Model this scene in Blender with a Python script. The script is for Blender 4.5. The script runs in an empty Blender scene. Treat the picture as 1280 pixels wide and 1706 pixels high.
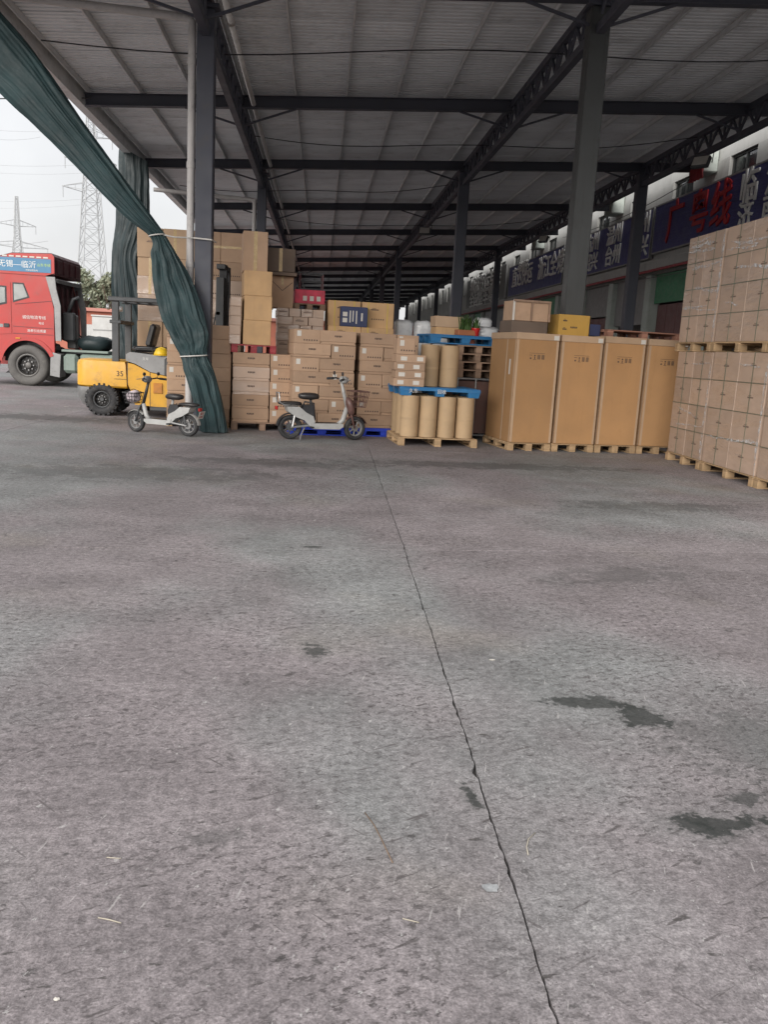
import bpy, bmesh, math, random
from math import sin, cos, pi, radians, sqrt, atan2
from mathutils import Vector, Matrix, noise as mnoise
R = random.Random(7)
S = bpy.context.scene
COL = S.collection

# ---------------------------------------------------------------- camera
YAW, PITCH, ROLL, CAM_H = .0838, .1881, .0537, 1.4
cam_d = bpy.data.cameras.new('camera')
cam_d.sensor_fit = 'HORIZONTAL'; cam_d.sensor_width = 36; cam_d.lens = 36 * 1408.8 / 1280
cam_d.clip_start = .05; cam_d.clip_end = 3000
cam = bpy.data.objects.new('camera', cam_d); COL.objects.link(cam)
fw = Vector((sin(YAW) * cos(PITCH), cos(YAW) * cos(PITCH), -sin(PITCH)))
rt = Vector((cos(YAW), -sin(YAW), 0)); up = rt.cross(fw)
# photo is turned so that its right side hangs lower
rt2 = rt * cos(ROLL) + up * sin(ROLL); up2 = up * cos(ROLL) - rt * sin(ROLL)
cam.matrix_world = Matrix(((rt2.x, up2.x, -fw.x, 0), (rt2.y, up2.y, -fw.y, 0), (rt2.z, up2.z, -fw.z, CAM_H), (0, 0, 0, 1)))
S.camera = cam

# ---------------------------------------------------------------- overcast sky, sun, exposure
SUN_EL, SUN_ROT = radians(30), radians(208)
w = bpy.data.worlds.new('World'); S.world = w; w.use_nodes = True
wn = w.node_tree; wn.nodes.clear()
o_ = wn.nodes.new('ShaderNodeOutputWorld'); bg = wn.nodes.new('ShaderNodeBackground')
sky = wn.nodes.new('ShaderNodeTexSky'); sky.sky_type = 'NISHITA'; sky.sun_disc = False
sky.sun_elevation = SUN_EL; sky.sun_rotation = SUN_ROT; sky.dust_density = 4; sky.air_density = 1.2
tc = wn.nodes.new('ShaderNodeTexCoord'); nz = wn.nodes.new('ShaderNodeTexNoise')
nz.inputs['Scale'].default_value = 2.2; nz.inputs['Detail'].default_value = 6; nz.inputs['Roughness'].default_value = .55
cr = wn.nodes.new('ShaderNodeMapRange'); cr.inputs[1].default_value = .3; cr.inputs[2].default_value = .7
cr.inputs[3].default_value = 3.0; cr.inputs[4].default_value = 4.1
cl = wn.nodes.new('ShaderNodeCombineColor')
m1 = wn.nodes.new('ShaderNodeMath'); m1.operation = 'MULTIPLY'; m1.inputs[1].default_value = 1.015
mx = wn.nodes.new('ShaderNodeMix'); mx.data_type = 'RGBA'; mx.inputs[0].default_value = .93
wn.links.new(tc.outputs['Generated'], nz.inputs['Vector']); wn.links.new(nz.outputs[0], cr.inputs[0])
wn.links.new(cr.outputs[0], cl.inputs[0]); wn.links.new(cr.outputs[0], cl.inputs[1])
wn.links.new(cr.outputs[0], m1.inputs[0]); wn.links.new(m1.outputs[0], cl.inputs[2])
wn.links.new(sky.outputs[0], mx.inputs[6]); wn.links.new(cl.outputs[0], mx.inputs[7])
wn.links.new(mx.outputs[2], bg.inputs[0]); bg.inputs[1].default_value = .1
wn.links.new(bg.outputs[0], o_.inputs[0])
sl = bpy.data.lights.new('sun', 'SUN'); sl.energy = 1.5; sl.angle = radians(60); sl.color = (1, .97, .93)
so = bpy.data.objects.new('sun', sl); COL.objects.link(so)
sd = Vector((sin(SUN_ROT) * cos(SUN_EL), cos(SUN_ROT) * cos(SUN_EL), sin(SUN_EL)))
so.rotation_euler = sd.to_track_quat('Z', 'Y').to_euler(); so.location = (0, 0, 60)
S.view_settings.view_transform = 'Standard'; S.view_settings.look = 'None'
S.view_settings.gamma = 1; S.view_settings.use_curve_mapping = False
S.view_settings.exposure = 1.38
S.render.filter_size = 1.05
S.cycles.max_bounces = 5; S.cycles.diffuse_bounces = 3; S.cycles.glossy_bounces = 2; S.cycles.transmission_bounces = 2; S.cycles.transparent_max_bounces = 4
S.cycles.caustics_reflective = False; S.cycles.caustics_refractive = False
ROOF_Y0 = 3.5

# ---------------------------------------------------------------- helpers
def lin(r, g, b):
    f = lambda c: (c / 255 / 12.92) if c / 255 <= .04045 else ((c / 255 + .055) / 1.055) ** 2.4
    return (f(r), f(g), f(b))

class N:
    """tiny node-graph helper"""
    def __init__(s, name):
        s.m = bpy.data.materials.new(name); s.m.use_nodes = True
        s.t = s.m.node_tree; s.b = s.t.nodes['Principled BSDF']; s.out = s.t.nodes['Material Output']
    def n(s, typ, **kw):
        x = s.t.nodes.new('ShaderNode' + typ)
        for k, v in kw.items():
            if k.startswith('i_'):
                x.inputs[int(k[2:])].default_value = v
            else: setattr(x, k, v)
        return x
    def l(s, a, b): s.t.links.new(a, b)
    def noise(s, vec, scale, detail=4, rough=.55, out=0):
        x = s.n('TexNoise'); x.inputs['Scale'].default_value = scale; x.inputs['Detail'].default_value = detail
        x.inputs['Roughness'].default_value = rough
        if vec: s.l(vec, x.inputs['Vector'])
        return x.outputs[out]
    def rng(s, v, a, b, c, d, smooth=False):
        x = s.n('MapRange'); x.inputs[1].default_value = a; x.inputs[2].default_value = b
        x.inputs[3].default_value = c; x.inputs[4].default_value = d
        if smooth: x.interpolation_type = 'SMOOTHSTEP'
        s.l(v, x.inputs[0]); return x.outputs[0]
    def math(s, op, a, b=None):
        x = s.n('Math', operation=op)
        for i, v in enumerate((a, b)):
            if v is None: continue
            if isinstance(v, (int, float)): x.inputs[i].default_value = v
            else: s.l(v, x.inputs[i])
        return x.outputs[0]
    def mix(s, f, a, b, blend='MIX'):
        x = s.n('Mix', data_type='RGBA', blend_type=blend)
        for i, v in ((0, f), (6, a), (7, b)):
            if isinstance(v, (int, float)): x.inputs[i].default_value = v
            elif isinstance(v, tuple): x.inputs[i].default_value = (*v[:3], 1)
            else: s.l(v, x.inputs[i])
        return x.outputs[2]
    def scale(s, col, f):
        x = s.n('VectorMath', operation='SCALE')
        if isinstance(col, tuple): x.inputs[0].default_value = col[:3]
        else: s.l(col, x.inputs[0])
        if isinstance(f, (int, float)): x.inputs['Scale'].default_value = f
        else: s.l(f, x.inputs['Scale'])
        return x.outputs[0]
    def bump(s, h, strength=.3, dist=.01, target='Normal'):
        x = s.n('Bump'); x.inputs['Strength'].default_value = strength; x.inputs['Distance'].default_value = dist
        s.l(h, x.inputs['Height']); s.l(x.outputs[0], s.b.inputs[target]); return x

def mat(name, col, rough=.6, metal=0, var=.12, vs=3., rnd=.0, bump=0, bs=60, coat=0, dirt=0, dirtcol=(.09, .08, .07), spec=None, streak=0):
    q = N(name); tcn = q.n('TexCoord'); v = tcn.outputs['Object']
    oi = q.n('ObjectInfo')
    off = q.n('VectorMath', operation='MULTIPLY_ADD')
    off.inputs[1].default_value = (1, 1, 1); q.l(v, off.inputs[0])
    cmb = q.n('CombineXYZ'); rr = q.math('MULTIPLY', oi.outputs['Random'], 37.); q.l(rr, cmb.inputs[0]); q.l(rr, cmb.inputs[1])
    q.l(cmb.outputs[0], off.inputs[2]); v = off.outputs[0]
    n1 = q.noise(v, vs, 5)
    f = q.rng(n1, .3, .7, 1 - var, 1 + var)
    if rnd: f = q.math('MULTIPLY', f, q.rng(oi.outputs['Random'], 0, 1, 1 - rnd, 1 + rnd))
    c = q.scale(col, f)
    if dirt:
        n2 = q.noise(v, vs * 2.7, 8, .65)
        c = q.mix(q.rng(n2, .5, .75, 0, dirt, True), c, dirtcol)
    if streak:
        mp = q.n('Mapping'); mp.inputs['Scale'].default_value = (9, 9, .6); q.l(v, mp.inputs[0])
        c = q.mix(q.rng(q.noise(mp.outputs[0], 2, 5), .5, .8, 0, streak, True), c, dirtcol)
    q.l(c, q.b.inputs['Base Color'])
    q.b.inputs['Roughness'].default_value = rough; q.b.inputs['Metallic'].default_value = metal
    rr2 = q.rng(q.noise(v, vs * 2, 3), .3, .7, max(0, rough - .1), min(1, rough + .12)); q.l(rr2, q.b.inputs['Roughness'])
    if spec is not None: q.b.inputs['Specular IOR Level'].default_value = spec
    if bump: q.bump(q.noise(v, bs, 4), bump, .01)
    if coat:
        mp = q.n('Mapping'); mp.inputs['Scale'].default_value = (.35, .35, 1.5); mp.inputs['Rotation'].default_value = (.12, .15, 0)
        q.l(v, mp.inputs[0])
        h = q.noise(mp.outputs[0], 8, 4, .6)
        q.b.inputs['Coat Weight'].default_value = coat; q.b.inputs['Coat Roughness'].default_value = .1
        q.b.inputs['Coat IOR'].default_value = 1.9; q.bump(h, .9, .05, 'Coat Normal'); q.l(q.rng(q.noise(mp.outputs[0], 3, 3), .42, .6, .1, 1., True), q.b.inputs['Coat Weight'])
    return q.m

class MB:
    def __init__(s): s.v = []; s.f = []
    def add(s, vs, fs, M=None):
        n = len(s.v)
        s.v += [tuple(M @ Vector(p)) for p in vs] if M else [tuple(p) for p in vs]
        s.f += [tuple(i + n for i in f) for f in fs]; return s
    def box(s, x0, x1, y0, y1, z0, z1, bev=0, M=None):
        if bev <= 0:
            vs = [(x, y, z) for z in (z0, z1) for y in (y0, y1) for x in (x0, x1)]
            fs = [(0, 2, 3, 1), (4, 5, 7, 6), (0, 1, 5, 4), (2, 6, 7, 3), (0, 4, 6, 2), (1, 3, 7, 5)]
            return s.add(vs, fs, M)
        b = min(bev, (x1 - x0) * .45, (y1 - y0) * .45, (z1 - z0) * .45)
        X = (x0, x1); Y = (y0, y1); Z = (z0, z1); vs = []; idx = {}
        for i in (0, 1):
            for j in (0, 1):
                for k in (0, 1):
                    for a in range(3):
                        p = [X[i], Y[j], Z[k]]
                        sg = [1 - 2 * i, 1 - 2 * j, 1 - 2 * k]
                        for c in range(3):
                            if c != a: p[c] += sg[c] * b
                        idx[i, j, k, a] = len(vs); vs.append(tuple(p))
        fs = []
        g = lambda i, j, k, a: idx[i, j, k, a]
        for i in (0, 1):
            q = [g(i, 0, 0, 0), g(i, 1, 0, 0), g(i, 1, 1, 0), g(i, 0, 1, 0)]; fs.append(tuple(q if i else q[::-1]))
            q = [g(0, i, 0, 1), g(0, i, 1, 1), g(1, i, 1, 1), g(1, i, 0, 1)]; fs.append(tuple(q if i else q[::-1]))
            q = [g(0, 0, i, 2), g(1, 0, i, 2), g(1, 1, i, 2), g(0, 1, i, 2)]; fs.append(tuple(q if i else q[::-1]))
        for i in (0, 1):
            for j in (0, 1):
                fs.append((g(i, j, 0, 0), g(i, j, 1, 0), g(i, j, 1, 1), g(i, j, 0, 1)))
                fs.append((g(i, 0, j, 0), g(i, 1, j, 0), g(i, 1, j, 2), g(i, 0, j, 2)))
                fs.append((g(0, i, j, 1), g(1, i, j, 1), g(1, i, j, 2), g(0, i, j, 2)))
                for k in (0, 1): fs.append((g(i, j, k, 0), g(i, j, k, 1), g(i, j, k, 2)))
        return s.add(vs, fs, M)
    def tube(s, pts, r, n=8, caps=True, closed=False):
        pts = [Vector(p) for p in pts]; rs = r if isinstance(r, (list, tuple)) else [r] * len(pts)
        rings = []; prev = None
        for i, p in enumerate(pts):
            a = pts[i - 1] if (i or closed) else p; b = pts[(i + 1) % len(pts)] if (i < len(pts) - 1 or closed) else p
            d = (b - a).normalized()
            u = prev - d * prev.dot(d) if prev else (d.orthogonal())
            if u.length < 1e-6: u = d.orthogonal()
            u.normalize(); prev = u; v = d.cross(u)
            rings.append([p + (u * cos(2 * pi * k / n) + v * sin(2 * pi * k / n)) * rs[i] for k in range(n)])
        base = len(s.v); m = len(rings)
        for rg in rings: s.v += [tuple(p) for p in rg]
        for i in range(m if closed else m - 1):
            for k in range(n):
                A = base + i * n; B = base + ((i + 1) % m) * n
                s.f.append((A + k, A + (k + 1) % n, B + (k + 1) % n, B + k))
        if caps and not closed:
            s.f.append(tuple(base + k for k in range(n))[::-1]); s.f.append(tuple(base + (m - 1) * n + k for k in range(n)))
        return s
    def lathe(s, prof, n=24, M=None, cap=True):
        """prof: (r, h) about the z axis"""
        vs = []; fs = []; m = len(prof)
        for r, h in prof:
            for k in range(n):
                a = 2 * pi * k / n; vs.append((r * cos(a), r * sin(a), h))
        for i in range(m - 1):
            for k in range(n): fs.append((i * n + k, i * n + (k + 1) % n, (i + 1) * n + (k + 1) % n, (i + 1) * n + k))
        if cap and prof[0][0] > 1e-6: fs.append(tuple(range(n))[::-1])
        if cap and prof[-1][0] > 1e-6: fs.append(tuple((m - 1) * n + k for k in range(n)))
        return s.add(vs, fs, M)
    def prism(s, poly, y0, y1, M=None):
        """poly in (x, z), extruded along y"""
        n = len(poly); vs = [(x, y0, z) for x, z in poly] + [(x, y1, z) for x, z in poly]
        fs = [tuple(range(n)), tuple(range(n, 2 * n))[::-1]]
        fs += [(i + n, (i + 1) % n + n, (i + 1) % n, i) for i in range(n)]
        return s.add(vs, fs, M)
    def mesh(s, name, m, smooth=False):
        me = bpy.data.meshes.new(name); me.from_pydata(s.v, [], s.f)
        bm = bmesh.new(); bm.from_mesh(me); bmesh.ops.recalc_face_normals(bm, faces=bm.faces); bm.to_mesh(me); bm.free()
        if m: me.materials.append(m)
        if smooth:
            me.polygons.foreach_set('use_smooth', [True] * len(me.polygons))
            if smooth != 'all': me.set_sharp_from_angle(angle=radians(38))
        return me
    def build(s, name, m, parent=None, smooth=False, loc=None, rot=None):
        return ob(name, s.mesh(name, m, smooth), parent, loc, rot)

def ob(name, data, parent=None, loc=None, rot=None):
    o = bpy.data.objects.new(name, data); COL.objects.link(o)
    if parent: o.parent = parent
    if loc is not None: o.location = loc
    if rot is not None: o.rotation_euler = rot if isinstance(rot, (tuple, list)) else (0, 0, rot)
    return o

def tag(o, label=None, cat=None, group=None, kind=None):
    for k, v in (('label', label), ('category', cat), ('group', group), ('kind', kind)):
        if v: o[k] = v
    return o

def thing(name, label, cat, loc=(0, 0, 0), rz=0, group=None):
    return tag(ob(name, None, None, loc, rz), label, cat, group)

def copy_tree(o, parent=None):
    c = o.copy(); COL.objects.link(c); c.parent = parent
    for ch in list(o.children): copy_tree(ch, c)
    return c

_bc = {}
def bmesh_box(sx, sy, sz, m, bev=.006, base=True):
    """cached box mesh, centred in x and y, standing on z = 0"""
    k = (round(sx, 3), round(sy, 3), round(sz, 3), m.name, bev)
    if k not in _bc: _bc[k] = MB().box(-sx / 2, sx / 2, -sy / 2, sy / 2, 0, sz, bev).mesh('box_' + m.name, m)
    return _bc[k]

def text(body, size, m, name='lettering', parent=None, loc=(0, 0, 0), rot=(0, 0, 0), depth=.004, align='CENTER', sx=1., bold=0.):
    c = bpy.data.curves.new('lettering', 'FONT'); c.body = body; c.size = size; c.extrude = depth; c.offset = bold
    c.align_x = align; c.align_y = 'CENTER'; c.resolution_u = 2
    t = bpy.data.objects.new('t', c); COL.objects.link(t)
    dg = bpy.context.evaluated_depsgraph_get()
    me = bpy.data.meshes.new_from_object(t.evaluated_get(dg)); bpy.data.objects.remove(t); bpy.data.curves.remove(c)
    me.materials.clear(); me.materials.append(m)
    o = ob(name, me, parent, loc, rot); o.scale = (sx, 1, 1); return o

ORD = ['bottom', 'second', 'third', 'fourth', 'fifth', 'sixth', 'seventh', 'eighth', 'ninth']

# ---------------------------------------------------------------- materials
STEEL = mat('dark_steel_paint', lin(72, 74, 84), .55, 0, .12, 2, dirt=.35)
STEELG = mat('grey_steel_paint', lin(60, 62, 62), .5, 0, .12, 2, dirt=.4, streak=.4, dirtcol=(.03, .029, .028))
PURL = mat('galvanised_purlin', lin(222, 223, 223), .45, .1, .1, 3)
SHEET = mat('roof_sheet', (.86, .88, .90), .5, .0, .1, .8, rnd=.08, dirt=.35, dirtcol=(.3, .28, .26))
GUTTER = mat('gutter_metal', lin(225, 226, 226), .5, 0, .12, 2, dirt=.4)
PIPE = mat('plastic_pipe', lin(190, 186, 184), .5, 0, .08, 3, dirt=.3)
CARD = mat('cardboard', (.41, .275, .185), .85, 0, .08, 5, rnd=.14, dirt=.18, dirtcol=(.22, .14, .09), bump=.05, bs=150)
CARDP = mat('pale_cardboard', (.46, .32, .21), .85, 0, .07, 5, rnd=.08, bump=.05, bs=150)
CARDT = mat('tall_cardboard', (.42, .235, .105), .8, 0, .09, 2, rnd=.12, dirt=.15, streak=.14, dirtcol=(.27, .14, .06), bump=.05, bs=150)
CARDW = mat('film_wrapped_cardboard', (.47, .345, .265), .6, 0, .09, 4, rnd=.12, bump=.05, bs=120, coat=.9)
CARDO = mat('orange_plywood', (.52, .33, .17), .75, 0, .12, 4, rnd=.08, streak=.2, dirtcol=(.3, .16, .07))
CARDD = mat('dark_cardboard', (.15, .11, .085), .75, 0, .2, 3, rnd=.1)
TAPE = mat('packing_tape', (.5, .36, .18), .25, 0, .1, 8)
def film_mat():
    q = N('stretch_film'); q.b.inputs['Base Color'].default_value = (.75, .76, .77, 1); q.b.inputs['Roughness'].default_value = .12
    q.b.inputs['IOR'].default_value = 1.9; v = q.n('TexCoord').outputs['Object']
    q.l(q.rng(q.noise(v, 16, 4, .65), .4, .64, .08, .75, True), q.b.inputs['Alpha']); q.bump(q.noise(v, 22, 4), .8, .02); return q.m
FILMC = film_mat()
PAPER = mat('white_paper', (.6, .57, .52), .7, 0, .06, 6)
INKF = mat('film_hazed_print', (.2, .14, .11), .7, 0, .1, 8)  # ink lightened for the haze of the film over it
DISC = mat('shaded_wheel_disc', (.045, .043, .042), .6, .2, .2, 8, dirt=.4)  # shade of the wheel recess put into this dark colour
RIMS = mat('rim_steel', (.13, .125, .12), .5, .3, .2, 8, dirt=.5)
INK = mat('dark_print', (.08, .055, .045), .7, 0, .1, 8)
STRAP = mat('green_strap', (.15, .17, .12), .4, 0, .1, 8)
STRAPY = mat('yellow_strap', (.55, .4, .06), .4, 0, .1, 8)
WOOD = mat('pallet_wood', (.44, .3, .17), .8, 0, .18, 6, rnd=.18, streak=.35, dirtcol=(.22, .14, .08))
WOODO = mat('weathered_pallet_wood', (.3, .2, .14), .85, 0, .18, 6, rnd=.2, streak=.4, dirtcol=(.13, .09, .06))
REDW = mat('red_painted_wood', (.3, .035, .045), .6, 0, .2, 6, rnd=.1, dirt=.5, dirtcol=(.35, .2, .17))
BLUEP = mat('blue_plastic', (.025, .16, .36), .42, 0, .12, 4, dirt=.25, dirtcol=(.2, .25, .3))
BLUED = mat('royal_blue_plastic', (.025, .06, .5), .42, 0, .12, 4, dirt=.2)
KRAFT = mat('kraft_paper_roll', (.43, .30, .175), .75, 0, .08, 4, rnd=.09, dirt=.15, dirtcol=(.25, .16, .08))
KRAFTE = mat('roll_end', (.5, .38, .25), .8, 0, .1, 8)
FILMW = mat('white_film', (.62, .63, .64), .3, 0, .12, 5, bump=.3, bs=14, coat=.4)
RUB = mat('rubber', (.03, .03, .032), .75, 0, .2, 6, dirt=.5, dirtcol=(.13, .12, .11))
RUBG = mat('dusty_rubber', (.12, .115, .11), .85, 0, .18, 5, dirt=.5, dirtcol=(.2, .19, .17))
BLK = mat('black_plastic', (.022, .022, .025), .45, 0, .15, 6, dirt=.25, dirtcol=(.1, .1, .1))
DKG = mat('dark_grey_metal', (.075, .078, .082), .5, .2, .15, 5, dirt=.4)
GRY = mat('grey_metal', (.26, .26, .26), .45, .3, .12, 5, dirt=.4)
CHR = mat('bright_metal', (.55, .55, .55), .3, .8, .1, 6)
YEL = mat('forklift_yellow', (.68, .36, .03), .4, 0, .1, 3, dirt=.55, dirtcol=(.3, .17, .06))
YELH = mat('helmet_yellow', (.75, .5, .03), .3, 0, .04, 3)
REDT = mat('truck_red', (.43, .04, .035), .38, 0, .1, 2, dirt=.4, dirtcol=(.22, .07, .06))
MAR = mat('truck_maroon', (.09, .022, .028), .5, 0, .12, 3, dirt=.4, dirtcol=(.12, .09, .09))
BANB = mat('banner_blue', (.06, .19, .33), .4, 0, .06, 3)
GLASS = mat('reflection_toned_glass', (.16, .175, .17), .08, 0, .1, 1.5, spec=.8)  # grey-green tone stands in for reflection and view through the cab
GLASSD = mat('unlit_window_glass', (.02, .024, .026), .1, 0, .1, 1.5, spec=.6)
TANK = mat('grey_green_tank', (.2, .25, .22), .45, 0, .1, 3, dirt=.4)
WHITE = mat('white_gloss_paint', (.5, .5, .49), .35, 0, .08, 4, dirt=.4, dirtcol=(.35, .33, .3))
WHITES = mat('scooter_white', (.4, .4, .39), .35, 0, .1, 5, dirt=.5, dirtcol=(.2, .19, .17))
WHITED = mat('white_plaster', (.5, .5, .49), .85, 0, .08, 1.2, dirt=.35, dirtcol=(.2, .2, .19), streak=.3)
LEATH = mat('seat_vinyl', (.03, .027, .027), .35, 0, .15, 5)
BROWNP = mat('brown_plastic', (.13, .07, .06), .4, 0, .1, 5)
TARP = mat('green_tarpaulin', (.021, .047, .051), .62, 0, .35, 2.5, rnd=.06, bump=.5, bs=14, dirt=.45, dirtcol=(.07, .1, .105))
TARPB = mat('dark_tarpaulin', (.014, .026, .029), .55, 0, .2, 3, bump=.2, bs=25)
ROPE = mat('white_rope', (.6, .58, .55), .8, 0, .1, 20)
LATT = mat('hazed_galvanised_lattice', (.42, .43, .44), .6, .2, .1, 1)  # galvanised grey lightened so the pylons fade as in haze
WALLM = mat('grey_render_wall', (.4, .4, .385), .9, 0, .1, .6, dirt=.4, dirtcol=(.2, .2, .19), streak=.35)
SHUTG = mat('green_shutter', (.04, .2, .1), .5, 0, .1, 3, dirt=.3)
SHUTD = mat('grey_shutter', (.2, .2, .2), .5, .1, .12, 3, dirt=.3)
SHUTR = mat('maroon_door', (.14, .06, .06), .55, 0, .15, 3, dirt=.3)
PILA = mat('pale_pilaster', (.42, .46, .43), .8, 0, .1, 2, dirt=.3)
SIGNB = mat('navy_sign_sheet', (.05, .055, .18), .5, 0, .14, 2, dirt=.25, dirtcol=(.1, .1, .14))
SIGNG = mat('grey_sign_sheet', (.16, .165, .16), .6, 0, .14, 2, dirt=.3)
LETW = mat('white_letters', (.7, .7, .68), .5, 0, .08, 4, dirt=.2, dirtcol=(.3, .3, .3))
LETR = mat('red_letters', (.36, .015, .02), .45, 0, .1, 4)
LETY = mat('green_yellow_letters', (.42, .6, .15), .5, 0, .05, 4)
REDC = mat('red_cloth', (.42, .06, .07), .8, 0, .2, 3, bump=.3, bs=20)
PINKB = mat('red_pink_carton', (.55, .05, .09), .6, 0, .3, 8)
NAVYC = mat('navy_carton', (.03, .04, .1), .6, 0, .1, 5)
TERRA = mat('terracotta', (.35, .13, .06), .7, 0, .12, 6)
REDPOT = mat('red_glazed_pot', (.45, .02, .02), .25, 0, .1, 6)
LEAF = mat('leaf_green', (.06, .12, .03), .6, 0, .25, 8, rnd=.2)
LEAFF = mat('hazed_leaf_green', (.29, .32, .23), .8, 0, .3, .6, rnd=.2)  # leaf colour paled, distance haze mixed into it
BARK = mat('bark', (.12, .09, .07), .9, 0, .2, 5)
ORNG = mat('faded_red_cladding', (.42, .14, .09), .7, 0, .12, 1, dirt=.3)

# ---------------------------------------------------------------- ground
def concrete():
    q = N('worn_concrete'); g = q.n('NewGeometry'); P = g.outputs['Position']; oi = q.n('ObjectInfo')
    def mapped(sx, sy, sz=1, rot=0):
        mp = q.n('Mapping', vector_type='TEXTURE'); mp.inputs['Scale'].default_value = (1 / sx, 1 / sy, 1 / sz); mp.inputs['Rotation'].default_value = (0, 0, rot)
        q.l(P, mp.inputs[0]); return mp.outputs[0]
    big = q.noise(P, .32, 4, .55); mid = q.noise(P, 1.7, 7, .62); fine = q.noise(P, 22, 6, .7); grit = q.noise(P, 130, 3, .7)
    hue = q.noise(mapped(.55, .4), .75, 4, .5)
    c = q.mix(q.rng(hue, .44, .6, 0, 1, True), (.238, .213, .219), (.221, .226, .225))
    c = q.mix(q.rng(q.noise(mapped(.8, .6, 1, .7), .9, 3), .55, .72, 0, .5, True), c, (.245, .223, .2))
    f = q.rng(big, .3, .7, .84, 1.16)
    f = q.math('MULTIPLY', f, q.rng(mid, .3, .7, .78, 1.22))
    f = q.math('MULTIPLY', f, q.rng(fine, .36, .64, .78, 1.22))
    f = q.math('MULTIPLY', f, q.rng(grit, .36, .64, .74, 1.26))
    f = q.math('MULTIPLY', f, q.rng(oi.outputs['Random'], 0, 1, .95, 1.06))
    f = q.math('MULTIPLY', f, q.rng(q.noise(P, 52, 3, .65), .38, .62, .84, 1.16))
    c = q.scale(c, f)
    # worn dark flakes, gathered in patches
    patch = q.rng(q.noise(P, .9, 4, .6), .4, .6, .25, 1, True)
    fl = q.rng(q.noise(mapped(1, 1.5, 1, .3), 26, 6, .74), .545, .61, 0, 1, True)
    c = q.mix(q.math('MULTIPLY', q.math('MULTIPLY', fl, patch), .85), c, (.082, .072, .073))
    fl2 = q.rng(q.noise(P, 9, 8, .72), .61, .66, 0, .7, True)
    c = q.mix(fl2, c, (.06, .056, .055))
    # short drag scratches in several directions, dark and pale
    for rot, s1_, s2_, lo, colr, amt in ((.5, 6, 45, .63, (.09, .08, .08), .75), (-.8, 5, 60, .645, (.1, .09, .09), .7), (1.3, 6, 55, .66, (.5, .48, .47), .55), (.1, 9, 30, .65, (.07, .064, .062), .8)):
        k = q.rng(q.noise(mapped(s1_, s2_, 1, rot), 1, 4, .6), lo, lo + .05, 0, amt, True); c = q.mix(k, c, colr)
    # pale scuffs and specks
    c = q.mix(q.rng(q.noise(mapped(1.2, .7, 1, -.5), 30, 4, .7), .63, .7, 0, .6, True), c, (.55, .54, .53))
    # long tyre and drag smears that run across the yard
    sm = q.rng(q.noise(mapped(.22, 2.6, 1, .12), 2.1, 6, .65), .58, .72, 0, .36, True)
    far = q.n('SeparateXYZ'); q.l(P, far.inputs[0])
    c = q.mix(q.math('MULTIPLY', sm, q.rng(far.outputs[1], 4.5, 8, .1, 1)), c, (.085, .08, .08))
    # hairline scratches
    vo = q.n('TexVoronoi', feature='DISTANCE_TO_EDGE'); vo.inputs['Scale'].default_value = 1.3
    dv = q.n('VectorMath', operation='ADD'); q.l(P, dv.inputs[0]); nn = q.n('TexNoise'); nn.inputs['Scale'].default_value = 3; nn.inputs['Detail'].default_value = 6
    q.l(P, nn.inputs['Vector']); sc = q.scale(nn.outputs[1], .55); q.l(sc, dv.inputs[1]); q.l(dv.outputs[0], vo.inputs['Vector'])
    crk = q.math('MULTIPLY', q.rng(vo.outputs[0], 0, .006, 1, 0), q.rng(q.noise(P, .8, 3), .54, .62, 0, .75))
    c = q.mix(crk, c, (.07, .065, .06))
    # oil stains and damp patches at their places on the floor
    wob = q.math('ADD', q.math('MULTIPLY', q.math('SUBTRACT', q.noise(P, 5, 5, .7), .5), 4.2), q.math('MULTIPLY', q.math('SUBTRACT', q.noise(P, 34, 3, .6), .5), 2.2))
    gloss = None
    for (x, y, rx, ry, a, s) in ((1.19, 3.25, .15, .06, -.15, .75), (1.34, 3.13, .12, .09, -.3, .8), (1.27, 2.33, .13, .06, .1, .85), (1.5, 2.5, .12, .05, .2, .6),
                                 (.545, 2.47, .03, .07, .2, .8), (.03, 3.78, .05, .09, 0, .65), (-.26, 2.24, .07, .04, .3, .3), (1.72, 2.9, .35, .25, .1, .3),
                                 (1.75, 2.62, .14, .03, .15, .6), (-2.0, 9.0, 1.6, .45, .1, .35), (2.2, 10.8, 1.9, .3, .1, .45),
                                 (-.6, 10.2, 1.2, .3, -.1, .4), (-4.5, 14.6, 1.6, .5, 0, .5), (3.5, 8.2, 1., .25, .1, .35), (.0, 5.9, .06, .03, 0, .7), (2.1, 5.4, .5, .2, .3, .3)):
        d = q.n('VectorMath', operation='SUBTRACT'); q.l(P, d.inputs[0]); d.inputs[1].default_value = (x, y, 0)
        mp = q.n('Mapping', vector_type='TEXTURE'); mp.inputs['Scale'].default_value = (rx, ry, 1); mp.inputs['Rotation'].default_value = (0, 0, a); q.l(d.outputs[0], mp.inputs[0])
        ln = q.n('VectorMath', operation='LENGTH'); q.l(mp.outputs[0], ln.inputs[0])
        k = q.math('MULTIPLY', q.rng(q.math('ADD', ln.outputs['Value'], wob), .7, 1.15, min(1, s * 1.2), 0, True), q.rng(fine, .38, .62, .75, 1.0))
        c = q.mix(q.rng(q.math('ADD', ln.outputs['Value'], q.math('MULTIPLY', wob, .6)), .8, 2.0, s * .38, 0, True), c, (.11, .11, .107))
        c = q.mix(k, c, (.034, .038, .036))
    q.l(c, q.b.inputs['Base Color'])
    q.l(q.rng(mid, .3, .7, .62, .85), q.b.inputs['Roughness']); q.b.inputs['Specular IOR Level'].default_value = .35
    h = q.math('ADD', q.math('ADD', q.math('MULTIPLY', fine, .5), q.math('MULTIPLY', grit, .3)), q.math('MULTIPLY', fl, q.math('MULTIPLY', patch, -.35)))
    q.bump(h, .55, .012)
    return q.m
CONC = concrete()
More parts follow.
